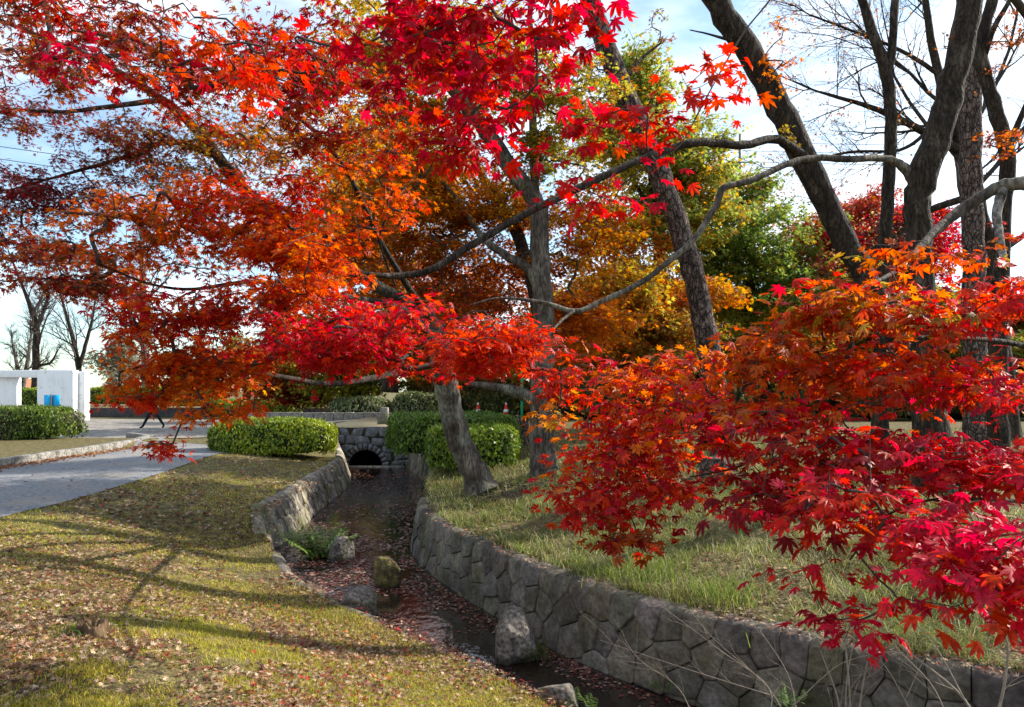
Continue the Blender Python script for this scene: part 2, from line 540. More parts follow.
xs = axis(-500, -12, 9, 500, 0.1)
ys = axis(-120, 2.5, 25.5, 700, 0.1)
gx, gy = np.meshgrid(xs, ys)
gzv = hz(gx.ravel(), gy.ravel())
nx, ny = len(xs), len(ys)
ii = (np.arange(ny - 1)[:, None] * nx + np.arange(nx - 1)[None, :]).ravel()
mb = MB()
mb.add(np.stack([gx.ravel(), gy.ravel(), gzv], 1), np.stack([ii, ii + 1, ii + nx + 1, ii + nx], 1))
tag(mb.build('ground', M['ground'], smooth=True), kind='structure')

# water
mb = MB()
k = len(LES)
v = []
for a, b in zip(LES, RES):
    ctr = (a + b) / 2
    for t in np.linspace(-0.06, 1.06, 6):
        q = a + (b - a) * t
        v.append((q[0], q[1], WZ))
i = (np.arange(k - 1)[:, None] * 6 + np.arange(5)[None, :]).ravel()
mb.add(v, np.stack([i, i + 1, i + 7, i + 6], 1))
tag(mb.build('water', M['water']), kind='structure')

def drape(name, left, right, mat, lift=0.012, nu=10, sub=8):
    a, b = curve2(np.array(left), sub), curve2(np.array(right), sub)
    t = np.linspace(0, 1, nu)
    g = a[:, None, :] + (b - a)[:, None, :] * t[None, :, None]
    x, y = g[..., 0].ravel(), g[..., 1].ravel()
    m = MB()
    n = len(a)
    i = (np.arange(n - 1)[:, None] * nu + np.arange(nu - 1)[None, :]).ravel()
    m.add(np.stack([x, y, hz(x, y, False) + lift], 1), np.stack([i, i + 1, i + nu + 1, i + nu], 1))
    return tag(m.build(name, mat, smooth=True), kind='structure')

drape('path', [(-10.45, 3), (-10.4, 10), (-10.4, 16), (-10.5, 20), (-11.2, 23.0)], [(-6.0, 3), (-6.3, 9), (-6.75, 14), (-7.3, 18), (-7.2, 20.4)], M['path'])
drape('plaza', [(-60, 23.2), (-60, 30), (-60, 36), (-60, 48)], [(-6.1, 24.62), (-6.0, 30), (-5, 36), (-4, 37)], M['plaza'], lift=0.016, nu=60)

# ------------------------------------------------------------------ stone walls
def wall_frame(pl):
    seg = np.linalg.norm(np.diff(pl, axis=0), axis=1)
    s = np.concatenate([[0], np.cumsum(seg)])
    def at(u):
        u = np.clip(u, 0, s[-1])
        x = np.interp(u, s, pl[:, 0]); y = np.interp(u, s, pl[:, 1])
        x2 = np.interp(np.clip(u + .15, 0, s[-1]), s, pl[:, 0]); y2 = np.interp(np.clip(u + .15, 0, s[-1]), s, pl[:, 1])
        x1 = np.interp(np.clip(u - .15, 0, s[-1]), s, pl[:, 0]); y1 = np.interp(np.clip(u - .15, 0, s[-1]), s, pl[:, 1])
        tx, ty = x2 - x1, y2 - y1
        l = np.hypot(tx, ty) + 1e-9
        return x, y, tx / l, ty / l
    return s[-1], at

def stone_wall(name, label, pl, side, ztop, zbot, rows, length, lean, mat, depth=0.32, bulge=0.035, tall=False, seed=1, shade=1.0):
    """side: +1 when the bank lies left of the travelling direction, -1 when right"""
    r = np.random.default_rng(seed)
    L, at = wall_frame(pl)
    def pos(u, v, off):
        x, y, tx, ty = at(u)
        nx_, ny_ = -ty * side, tx * side                     # towards the bank
        zt = ztop(x, y)
        H = zt - zbot
        vv = np.minimum(v, 1)
        back = lean * vv * H + np.maximum(v - 1, 0)
        round_ = np.clip((v - 0.93) / 0.14, 0, 1)
        ox = back - off * (1 - round_)
        zz = zbot + vv * H + off * round_ - 0.03 * (np.clip(v - 0.9, 0, 0.1) / 0.1) * (v <= 1) - 0.03 * (v > 1) * np.clip(1.06 - v, 0, 0.06) / 0.06
        return np.stack([x + nx_ * ox, y + ny_ * ox, zz], -1)
    root = thing(name, label, 'wall', (pl[len(pl) // 2][0], pl[len(pl) // 2][1], zbot))
    body = MB()
    n = max(8, int(L / 0.25))
    u = np.linspace(0, L, n)
    vs = np.array([0, 0.5, 0.97, 1.0, 1.0 + depth])
    g = np.stack([pos(u, np.full(n, v), np.full(n, -0.04)) for v in vs], 1)
    g[:, 3:, 2] -= 0.03
    lowb = g[:, -1, :].copy()
    lowb[:, 2] = zbot
    g = np.concatenate([g, lowb[:, None, :]], 1)
    m = g.shape[1]
    i = (np.arange(n - 1)[:, None] * m + np.arange(m - 1)[None, :]).ravel()
    body.add(g.reshape(-1, 3), np.stack([i, i + m, i + m + 1, i + 1], 1))
    st = MB()
    Hn = sum(rows)
    top = Hn + depth
    seeds = []
    w0 = 0.0
    for k, hrow in enumerate(rows):
        u = -r.random() * length
        while u < L + length:
            jr = .16 if k == len(rows) - 1 else .42
            seeds.append((u, w0 + hrow * (.5 + r.uniform(-jr, jr))))
            u += length * r.uniform(.62, 1.4)
        w0 += hrow
    seeds = np.array(seeds)
    for su, sw in seeds:
        poly = [(su - 2 * length, 0), (su + 2 * length, 0), (su + 2 * length, top), (su - 2 * length, top)]
        dd = np.hypot(seeds[:, 0] - su, seeds[:, 1] - sw)
        for j in np.argsort(dd)[1:26]:
            nx_, nw_ = seeds[j, 0] - su, seeds[j, 1] - sw
            mx_, mw_ = (seeds[j, 0] + su) / 2, (seeds[j, 1] + sw) / 2
            out = []
            for p, q_ in zip(poly, poly[1:] + poly[:1]):
                dp = (p[0] - mx_) * nx_ + (p[1] - mw_) * nw_
                dq = (q_[0] - mx_) * nx_ + (q_[1] - mw_) * nw_
                if dp <= 0:
                    out.append(p)
                if dp * dq < 0:
                    t = dp / (dp - dq)
                    out.append((p[0] + (q_[0] - p[0]) * t, p[1] + (q_[1] - p[1]) * t))
            poly = out
            if len(poly) < 3:
                break
        if len(poly) < 3:
            continue
        pts = []
        for p, q_ in zip(poly, poly[1:] + poly[:1]):
            n_ = max(1, int(math.hypot(q_[0] - p[0], q_[1] - p[1]) / .045))
            for t in range(n_):
                pts.append((p[0] + (q_[0] - p[0]) * t / n_, p[1] + (q_[1] - p[1]) * t / n_))
        pts = np.array(pts)
        ctr = pts.mean(0)
        size = np.hypot(*(pts - ctr).T).mean()
        rings = [(1 - .002 / size, -.045), (1 - .006 / size, 0.0), (1 - .02 / size, bulge * .7), (.66, bulge), (.33, bulge), (.0, bulge)]
        P2, OF = [], []
        dz = r.normal(0, .006)
        # each face slopes a little its own way
        tu, tw = r.normal(0, .05, 2)
        for f_, o_ in rings:
            p_ = ctr + (pts - ctr) * f_
            P2.append(p_)
            OF.append(np.full(len(pts), o_ + (dz if o_ >= 0 else 0)) + (tu * (p_[:, 0] - ctr[0]) + tw * (p_[:, 1] - ctr[1])) * (o_ >= 0))
        P2, OF = np.vstack(P2), np.concatenate(OF)
        U = P2[:, 0]
        if U.max() < 0 or U.min() > L:
            continue
        U = np.clip(U, 0, L)
        V = np.where(P2[:, 1] <= Hn, P2[:, 1] / Hn, 1 + (P2[:, 1] - Hn))
        w = pos(U, V, np.zeros(len(U)))
        OF = OF + (vnoise(w, 9, seed + 5, 3) - .5) * .03 + (vnoise(w, 3.2, seed + 9, 2) - .5) * .02
        w = pos(U, V, OF)
        na = len(pts)
        i = (np.arange(len(rings) - 1)[:, None] * na)
        j = np.arange(na)[None]
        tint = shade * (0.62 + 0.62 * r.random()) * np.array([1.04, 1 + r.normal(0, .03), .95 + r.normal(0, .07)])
        st.add(w, np.stack([i + j, i + (j + 1) % na, i + na + (j + 1) % na, i + na + j], -1).reshape(-1, 4), tint)
    body.build('mortar', M['mortar'], root)
    st.build('stone_facing', mat, root, smooth=False)
    return root

lw = LES[(LES[:, 1] < 24.2) & (LES[:, 1] > 10.75)]
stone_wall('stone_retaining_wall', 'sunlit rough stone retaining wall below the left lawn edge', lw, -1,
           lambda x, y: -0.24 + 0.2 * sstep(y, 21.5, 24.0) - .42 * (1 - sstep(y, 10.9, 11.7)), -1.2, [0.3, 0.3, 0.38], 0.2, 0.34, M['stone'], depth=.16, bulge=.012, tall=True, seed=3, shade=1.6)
rw = RES[(RES[:, 1] < 12.9) & (RES[:, 1] > 0.6)]
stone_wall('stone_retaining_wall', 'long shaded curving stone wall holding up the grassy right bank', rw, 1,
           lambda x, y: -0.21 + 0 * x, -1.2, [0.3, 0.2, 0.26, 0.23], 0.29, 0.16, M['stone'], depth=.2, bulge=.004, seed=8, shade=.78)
rw2 = RES[(RES[:, 1] < 24.2) & (RES[:, 1] > 17.4)]
stone_wall('stone_retaining_wall', 'pale stone wall beside the culvert under the long hedge', rw2, 1,
           lambda x, y: -0.28 + 0.55 * sstep(y, 18.5, 23.0), -1.2, [0.3, 0.3, 0.3], 0.3, 0.2, M['stone'], depth=.22, bulge=.015, seed=12)

# low edging stones where the lawn slopes to the water
le2 = LES[(LES[:, 1] < 11.0) & (LES[:, 1] > 7.6)]
stone_wall('stone_edging', 'low flat edging stones where the leafy lawn meets the stream', le2, -1,
           lambda x, y: -0.76 + 0 * x, -1.2, [0.3], 0.42, 0.05, M['stone'], depth=0.16, bulge=0.03, seed=21)

# stone bridge with an arched culvert
def stone_bridge():
    Y0, Y1, X0, X1, ZT, ZB = 24.35, 33.0, -6.3, -2.2, 0.39, -1.25
    ax, az, RR = -4.83, WZ - 0.02, 0.56
    root = thing('stone_bridge', 'grey stone bridge with a dark arched culvert over the stream', 'bridge', ((X0 + X1) / 2, Y0, ZB))
    mb = MB()
    th = np.linspace(math.pi, 0, 25)
    arc = np.stack([ax + RR * np.cos(th), np.full(25, Y0 + 0.05), az + RR * np.sin(th)], 1)
    def hit(t):
        c, s = math.cos(t), max(math.sin(t), 1e-4)
        k = (ZT - 0.03 - az) / s
        if c > 1e-6: k = min(k, (X1 - ax) / c)
        if c < -1e-6: k = min(k, (X0 - ax) / c)
        return (ax + k * c, Y0 + 0.05, az + k * math.sin(t))
    outer = np.array([hit(t) for t in th])
    # walk the outline corners in too, so the outer edge stays a rectangle
    for cx_ in (X0, X1):
        j = np.argmin(np.hypot(outer[:, 0] - cx_, outer[:, 2] - (ZT - 0.03)))
        outer[j] = (cx_, Y0 + 0.05, ZT - 0.03)
    i = np.arange(24)
    mb.add(np.vstack([arc, outer]), np.stack([i, i + 1, i + 26, i + 25], 1))
    for xa, xb in ((X0, ax - RR), (ax + RR, X1)):
        mb.add([(xa, Y0 + .05, ZB), (xb, Y0 + .05, ZB), (xb, Y0 + .05, az), (xa, Y0 + .05, az)], np.array([(0, 1, 2, 3)]))
    mb.build('mortar', M['mortar'], root)
    # barrel of the culvert
    tb = MB()
    ths = np.linspace(math.pi, 0, 19)
    ring = lambda yy: np.stack([ax + (RR + .01) * np.cos(ths), np.full(19, yy), az + (RR + .01) * np.sin(ths)], 1)
    vv = np.vstack([ring(Y0 + .03), ring(Y0 + 3), ring(Y1)])
    i = np.arange(18)
    tb.add(vv, [np.stack([i, i + 19, i + 20, i + 1], 1), np.stack([i + 19, i + 38, i + 39, i + 20], 1)])
    tb.add(np.vstack([ring(Y1 - .01), [(ax, Y1 - .01, az)]]), np.stack([i, i + 1, np.full(18, 19)], 1))
    tb.build('culvert_barrel', M['mortar'], root)
    # facing stones, courses bent round the arch
    st = MB()
    r = np.random.default_rng(5)
    z = ZB
    while z < ZT - 0.06:
        h = min(0.2 + 0.12 * r.random(), ZT - z)
        if ZT - z - h < 0.12: h = ZT - z
        x = X0 - r.random() * .3
        while x < X1:
            w = 0.25 + 0.3 * r.random()
            a = np.linspace(0, 1, 6)
            A, B = np.meshgrid(a, a)
            xx = x + .005 + (w - .01) * A + 0.16 * (vnoise(np.stack([A.ravel() * 0 + x, B.ravel() * h + z, A.ravel() * 0], 1), 3, 4, 1).reshape(A.shape) - .5)
            zz = z + .005 + (h - .01) * B + 0.2 * (vnoise(np.stack([A.ravel() * w + x, np.round(B.ravel()) * h + z, A.ravel() * 0], 1), 2.5, 6, 1).reshape(A.shape) - .5) * (z + h < ZT - .01)
            zz = np.minimum(zz, ZT); xx = np.clip(xx, X0, X1)
            e = np.minimum(1 - np.abs(2 * A - 1) ** 3, 1 - np.abs(2 * B - 1) ** 3)
            q = np.stack([xx.ravel(), xx.ravel() * 0, zz.ravel()], 1)
            yy = Y0 + .055 - .05 * e - (vnoise(q, 8, 2, 3).reshape(A.shape) - .5) * .05 + r.normal(0, .008)
            rad = np.hypot(xx - ax, zz - az)
            lim = RR + 0.2
            if not (rad.mean() < lim - .02 and zz.mean() > az):
                s = np.where((rad < lim) & (zz > az - .3), lim / np.maximum(rad, .01), 1)
                xx, zz = ax + (xx - ax) * s, az + (zz - az) * s
                i = (np.arange(5)[:, None] * 6 + np.arange(5)[None, :]).ravel()
                st.add(np.stack([xx.ravel(), yy.ravel(), zz.ravel()], 1), np.stack([i, i + 1, i + 7, i + 6], 1), 0.75 + .5 * r.random())
            x += w
        z += h
    nvs = 13
    for kx in range(nvs):
        t0, t1 = math.pi * kx / nvs + .02, math.pi * (kx + 1) / nvs - .02
        A, B = np.meshgrid(np.linspace(0, 1, 4), np.linspace(0, 1, 4))
        t = t0 + (t1 - t0) * A
        rr = RR - .01 + (0.2 + .02 * r.random()) * B
        e = np.minimum(1 - np.abs(2 * A - 1) ** 4, 1 - np.abs(2 * B - 1) ** 4)
        i = (np.arange(3)[:, None] * 4 + np.arange(3)[None, :]).ravel()
        st.add(np.stack([(ax + rr * np.cos(t)).ravel(), (Y0 + .04 - .075 * e).ravel(), (az + rr * np.sin(t)).ravel()], 1), np.stack([i, i + 4, i + 5, i + 1], 1), 0.8 + .4 * r.random())
    st.build('stone_facing', M['darkstone'], root)
    dk = MB()
    g = np.linspace(X0, X1 + 6, 20)
    for ya, yb in zip(np.linspace(Y0, Y1, 6)[:-1], np.linspace(Y0, Y1, 6)[1:]):
        pass
    box(dk, (X0, Y0 + .06, ZT - .12), (X1, Y1, ZT + .012))
    dk.build('deck', M['bridgedeck'], root)
stone_bridge()
mb = MB()
box(mb, (-5.4, 24.02, WZ - .05), (-3.5, 24.12, WZ + .035))
tag(mb.build('water_sill', M['kerb'], origin=(-4.4, 24.07, WZ)), 'thin pale sill across the stream before the culvert', 'sill')

# kerb along the path, in stones
kb = MB()
kp = curve2(np.array([(-10.5, 5), (-10.48, 10), (-10.48, 16), (-10.6, 20), (-11.3, 23.1), (-12.6, 24.6)]), 14)
L, at = wall_frame(kp)
u = 0
while u < L - 0.2:
    ln = 0.55 + 0.2 * random.random()
    x, y, tx, ty = at(np.array([u + .006, min(u + ln - .006, L)]))
    q = []
    h = 0.19 + random.uniform(-.01, .01)
    for j in (0, 1):
        nx_, ny_ = -ty[j], tx[j]
        for off, z in ((0, -.05), (0, h - .02), (.02, h), (.2, h), (.22, h - .02), (.22, -.05)):
            q.append((x[j] + nx_ * off, y[j] + ny_ * off, z))
    f = [(a, a + 1, a + 7, a + 6) for a in range(5)]
    kb.add(q, [np.array(f), np.array([(5, 4, 3, 2, 1, 0), (6, 7, 8, 9, 10, 11)])], 1)
    u += ln
tag(kb.build('kerb', M['kerb']), 'pale stone kerb along the far side of the grey path', 'kerb')

# kerb beyond the bridge deck
kb = MB()
x = -11.5
while x < -2.6:
    w = 0.42 + .1 * random.random()
    box(kb, (x + .008, 32.2, 0.2), (x + w - .008, 32.45, 0.62 + random.uniform(-.015, .015)), 1)
    x += w
kbo = tag(kb.build('stone_kerb', M['kerb']), 'low pale block kerb across the far side of the bridge road', 'kerb')
bevel(kbo, .02)

# ------------------------------------------------------------------ leaves
def leaf_template(kind):
    if kind == 'near':
        lobes = [(0, 1.0), (36, .95), (74, .76), (122, .42)]
        out = []
        full = [(-a, l) for a, l in lobes[:0:-1]] + lobes
        for k, (a, l) in enumerate(full):
            w = 15 if l > .5 else 17
            out += [(a - w, l * .58), (a - w * .62, l * .77), (a, l), (a + w * .62, l * .77), (a + w, l * .58)]
            if k < len(full) - 1:
                b = full[k + 1]
                out.append(((a + b[0]) / 2, .42 * min(1, (l + b[1]) / 1.6)))
        out.append((180, .06))
        pet = True
    elif kind == 'mid':
        full = [(-112, .5), (-72, .78), (-36, .95), (0, 1), (36, .95), (72, .78), (112, .5)]
        out = []
        for k, (a, l) in enumerate(full):
            out += [(a - 9, l * .66), (a, l), (a + 9, l * .66)] if abs(a) < 60 else [(a, l)]
            if k < len(full) - 1:
                out.append(((a + full[k + 1][0]) / 2, .33))
        out.append((180, .07))
        pet = False
    else:
        full = [(-80, .75), (-40, .95), (0, 1), (40, .95), (80, .75)]
        out = []
        for k, (a, l) in enumerate(full):
            out.append((a, l))
            if k < len(full) - 1:
                out.append(((a + full[k + 1][0]) / 2, .42))
        out.append((180, .2))
        pet = False
    a = np.radians([o[0] for o in out])
    r = np.array([o[1] for o in out])
    v = np.stack([np.sin(a) * r, np.cos(a) * r, 0 * r], 1)
    v = np.vstack([[(0, 0, 0)], v])
    n = len(out)
    i = np.arange(n)
    f = np.stack([np.zeros(n, int), 1 + (i + 1) % n, 1 + i], 1)
    tip = np.concatenate([[0], r])
    if pet:
        k = len(v)
        v = np.vstack([v, [(-.012, 0, 0), (.012, 0, 0), (.01, -.75, -.1), (-.01, -.75, -.1)]])
        f = np.vstack([f, [(k, k + 2, k + 1), (k, k + 3, k + 2)]])
        tip = np.concatenate([tip, [.2] * 4])
    return v, f, tip
TPL = {k: leaf_template(k) for k in ('near', 'mid', 'far')}

def add_leaves(mb, pos, fwd, nrm, size, col, kind='mid', curl=(0.0, 0.5), tipcol=None):
    """instances of the leaf outline; fwd = stalk-to-tip direction, nrm = upper side"""
    v, f, tip = TPL[kind]
    n = len(pos)
    if n == 0:
        return
    fwd = fwd / (np.linalg.norm(fwd, axis=1, keepdims=True) + 1e-9)
    s = np.cross(fwd, nrm)
    s /= np.linalg.norm(s, axis=1, keepdims=True) + 1e-9
    up = np.cross(s, fwd)
    size = np.broadcast_to(size, (n,))
    c = rng.uniform(curl[0], curl[1], n)
    fold = rng.normal(0.12, 0.26, n)
    asp = rng.uniform(.82, 1.1, n)
    r2 = (v[:, 0] ** 2 + v[:, 1] ** 2) * (np.arange(len(v)) < 10 ** 6)
    z = v[None, :, 2] - c[:, None] * r2[None, :] + fold[:, None] * np.abs(v[None, :, 0])
    z += rng.normal(0, .05, z.shape) * tip[None, :]
    w = pos[:, None, :] + size[:, None, None] * (v[None, :, 0, None] * asp[:, None, None] * s[:, None, :] + v[None, :, 1, None] * fwd[:, None, :] + z[..., None] * up[:, None, :])
    k = len(v)
    faces = (f[None] + (np.arange(n) * k)[:, None, None]).reshape(-1, 3)
    cc = np.repeat(col[:, None, :], k, 1)
    if tipcol is not None:
        t = (tip ** 1.5)[None, :, None] * 0.6
        cc = cc * (1 - t) + tipcol[:, None, :] * t
    mb.add(w.reshape(-1, 3), faces, cc.reshape(-1, 3))

RED, CRIM, DKRED = (.56, .02, .014), (.5, .012, .036), (.25, .010, .014)
ORED, ORNG, YEL = (.64, .06, .008), (.66, .165, .012), (.66, .38, .03)
OLIVE, GREEN, PURP, BROWN = (.30, .24, .03), (.14, .22, .035), (.15, .03, .026), (.28, .10, .03)
PINK, YGRN, LGRN, RUST = (.52, .08, .085), (.42, .39, .055), (.23, .31, .07), (.40, .10, .018)
MAG = (.5, .015, .052)  # pinkish sky sheen on crimson leaves, painted into the leaf colour
MAROON, GOLD = (.2, .012, .03), (.48, .26, .028)

def palette(pal, pts, freq=0.9, mix=0.45, seed=0):
    pal = np.array(pal, float)
    t = vnoise(pts, freq, 40 + seed, 2)
    t = np.clip((t - .5) * 2.0 + .5, 0, 1) * (1 - mix) + rng.random(len(pts)) * mix
    i = np.clip((t * len(pal)).astype(int), 0, len(pal) - 1)
    c = pal[i] * rng.uniform(.6, 1.3, (len(pts), 1))
    return c * (1 + rng.normal(0, .06, c.shape))

def sample_blob(b, flat, r, per_pad=5.0, spread=.34):
    """cluster points of one foliage mass, gathered in flattened pads with gaps between"""
    px, py, d, rx, ry, rd, n = b[:7]
    c = P(px, py, d)
    rad = np.array([rx / F * d, rd, ry / F * d])
    npad = max(4, int(n / per_pad))
    u = r.normal(0, 1, (npad, 3))
    u /= np.linalg.norm(u, axis=1, keepdims=True)
    pc = c + u * (r.random((npad, 1)) ** 0.45) * rad * .92
    which = r.integers(0, npad, n)
    pr = np.clip(spread * rad.mean(), 0.1, 0.9)
    q = r.normal(0, 1, (n, 3)) * np.array([pr, pr, pr * flat]) * r.uniform(.5, 1.1, (npad, 1))[which]
    p = pc[which] + q
    tilt = r.normal(0, .18, (npad, 2))[which]
    p[:, 2] += q[:, 0] * tilt[:, 0] + q[:, 1] * tilt[:, 1]
    return p

def grow(seeds, targets, k_path=0.25, maxseg=0.35):
    """joins target points to the limbs, nearest first; returns nodes, parents"""
    n0 = len(seeds)
    nodes = [s for s in seeds]
    par = [-1] * n0
    plen = [0.0] * n0
    T = targets
    nt = len(T)
    d2 = ((T[:, None, :] - seeds[None]) ** 2).sum(-1) if nt * n0 < 6e6 else None
    if d2 is None:
        bi = np.array([np.argmin(((seeds - t) ** 2).sum(1)) for t in T])
        best = np.sqrt(((T - seeds[bi]) ** 2).sum(1))
    else:
        bi = d2.argmin(1)
        best = np.sqrt(d2[np.arange(nt), bi])
    alive = np.ones(nt, bool)
    tnode = np.zeros(nt, int)
    for _ in range(nt):
        b = np.where(alive, best, 1e9)
        i = int(b.argmin())
        alive[i] = False
        p = int(bi[i])
        a, t = nodes[p], T[i]
        dist = float(np.linalg.norm(t - a))
        m = int(dist / maxseg)
        new = []
        for j in range(1, m + 1):
            f = j / (m + 1)
            q = a + (t - a) * f + rng.normal(0, .045, 3) * dist * (1 - abs(2 * f - 1)) + np.array([0, 0, .06 * dist * f * (1 - f) * 4])
            nodes.append(q); par.append(p); plen.append(plen[p] + dist / (m + 1))
            p = len(nodes) - 1
            new.append(p)
        nodes.append(t); par.append(p); plen.append(plen[p] + dist / (m + 1))
        tnode[i] = len(nodes) - 1
        new.append(tnode[i])
        for k in new:
            c = np.sqrt(((T - nodes[k]) ** 2).sum(1)) + k_path * 0.1 * plen[k]
            up = alive & (c < best)
            best[up] = c[up]
            bi[up] = k
    return np.array(nodes), np.array(par), tnode, n0

def twig_mesh(mb, nodes, par, n0, r0, sides=4, power=0.42, rmax=0.05, owner=None):
    """mb: one MB, or with owner (limb number per seed) a dict of them"""
    n = len(nodes)
    cnt = np.zeros(n)
    kids = [[] for _ in range(n)]
    for i in range(n0, n):
        kids[par[i]].append(i)
    for i in range(n - 1, n0 - 1, -1):
        cnt[i] += 1
        cnt[par[i]] += cnt[i]
    rad = np.minimum(r0 * np.maximum(cnt, 1) ** power, rmax)
    own = {}
    for s in range(n):
        for c in kids[s] if s < n0 else sorted(kids[s], key=lambda q: -cnt[q])[1:]:
            ch = [s, c]
            while kids[ch[-1]]:
                ch.append(max(kids[ch[-1]], key=lambda q: cnt[q]))
            pts = np.array([(*nodes[q], rad[q]) for q in ch])
            pts[0, 3] = rad[c]
            if owner is None:
                dst = mb
            else:
                if s < n0:
                    own[s] = owner[s]
                dst = mb.setdefault(own[s], MB())
                for q in ch:
                    own[q] = own[s]
            tube(dst, smooth_path(pts, 2) if len(pts) > 2 else pts, sides, cap=False)

def tree(name, label, cat, limbs, blobs, leaf=0.07, kind='mid', per=6, bark='bark', r0=0.0025, twigmat='twig', flat=0.3, group=None,
         leafmat='leaf', droop=0.35, spread=1.0, sides=4, tilt=0.35, base=None, curl=(0, .5), seed=0, rmax=0.04, pal_freq=0.9, limbmats=None, twigs=True, dens=1.0, permul=1.0, lscale=1.0, rs=None):
    r = np.random.default_rng(100 + seed)
    world_limbs = []
    for li, lb in enumerate(limbs):
        sc_ = (rs or {}).get(li, (rs or {}).get('all', 1.0))
        w = np.array([(*P(a, b, c), rr * sc_) for a, b, c, rr in lb])
        world_limbs.append(smooth_path(w, 5, jit=0.06))
    p0 = world_limbs[0][0]
    root = thing(name, label, cat, p0[:3] if base is None else base, group)
    parts = []
    for k, w in enumerate(world_limbs):
        m = MB()
        tube(m, w, 14 if w[:, 3].max() > .08 else 8, lump=0.16 if w[:, 3].max() > .08 else 0.22, seed=seed + k)
        parts.append(m.build('trunk' if k == 0 else 'limb', M[(limbmats or {}).get(k, bark)], root, smooth=True))
    seeds = np.vstack([w[2:, :3] for w in world_limbs])
    allT, meta = [], []
    for bi, b in enumerate(blobs):
        b = list(b)
        b[6] = int(b[6] * dens)
        t = sample_blob(b, flat, r, 3.2, .42) if kind == 'near' else sample_blob(b, flat, r)
        allT.append(t)
        meta += [bi] * len(t)
    if not allT:
        return root
    T = np.vstack(allT)
    meta = np.array(meta)
    gr = hz(T[:, 0], T[:, 1])
    T[:, 2] = np.maximum(T[:, 2], gr + .15)
    nodes, par, tn, n0 = grow(seeds, T, maxseg=0.3 if kind == 'near' else 0.5)
    if twigs:
        tms = {}
        twig_mesh(tms, nodes, par, n0, r0, sides, rmax=rmax, owner=np.concatenate([np.full(len(w) - 2, k) for k, w in enumerate(world_limbs)]))
        for k, tm in tms.items():
            tm.build('branchwork', M[twigmat], parts[k], origin=p0[:3] if base is None else base).location = (0, 0, 0)
    lm = MB()
    any_leaf = False
    for bi, b in enumerate(blobs):
        pal = b[7] if len(b) > 7 else None
        if pal is None:
            continue
        ls = (b[8] if len(b) > 8 else leaf) * lscale
        k = int(round((b[9] if len(b) > 9 else per) * permul))
        sel = np.where(meta == bi)[0]
        pa = nodes[par[tn[sel]]]
        tp = T[sel]
        n = len(sel) * k
        o = np.repeat(tp, k, 0)
        back = np.repeat(pa, k, 0)
        fr = np.tile(np.linspace(0, 1, k), len(sel)) * r.uniform(.6, 1, n)
        seg = back - o
        sl = np.linalg.norm(seg, axis=1, keepdims=True) + 1e-6
        seg = seg / sl * np.minimum(sl, ls * 4)
        ang = r.uniform(0, 2 * math.pi, n)
        out = np.stack([np.cos(ang), np.sin(ang), -droop + r.normal(0, .3, n)], 1)
        pos = o + seg * fr[:, None] + out * ls * spread * r.uniform(.5, 1.1, (n, 1)) + r.normal(0, ls * .25, (n, 3))
        nrm = np.stack([r.normal(0, tilt, n), r.normal(0, tilt, n), np.ones(n)], 1)
        fw = out + r.normal(0, .25, (n, 3))
        c = palette(pal, pos, pal_freq, .5, seed + bi)
        tc_ = palette(pal, pos + 3.1, pal_freq, .5, seed + bi)
        dry = r.random(n) < .14
        tc_[dry] = np.array([.2, .07, .03]) * r.uniform(.5, 1.3, (int(dry.sum()), 1))
        add_leaves(lm, pos, fw, nrm, ls * r.uniform(.5, 1.22, n), c, kind, curl, tc_)
        any_leaf = True
    if any_leaf:
        lm.build('crown', M[leafmat], root)
    return root

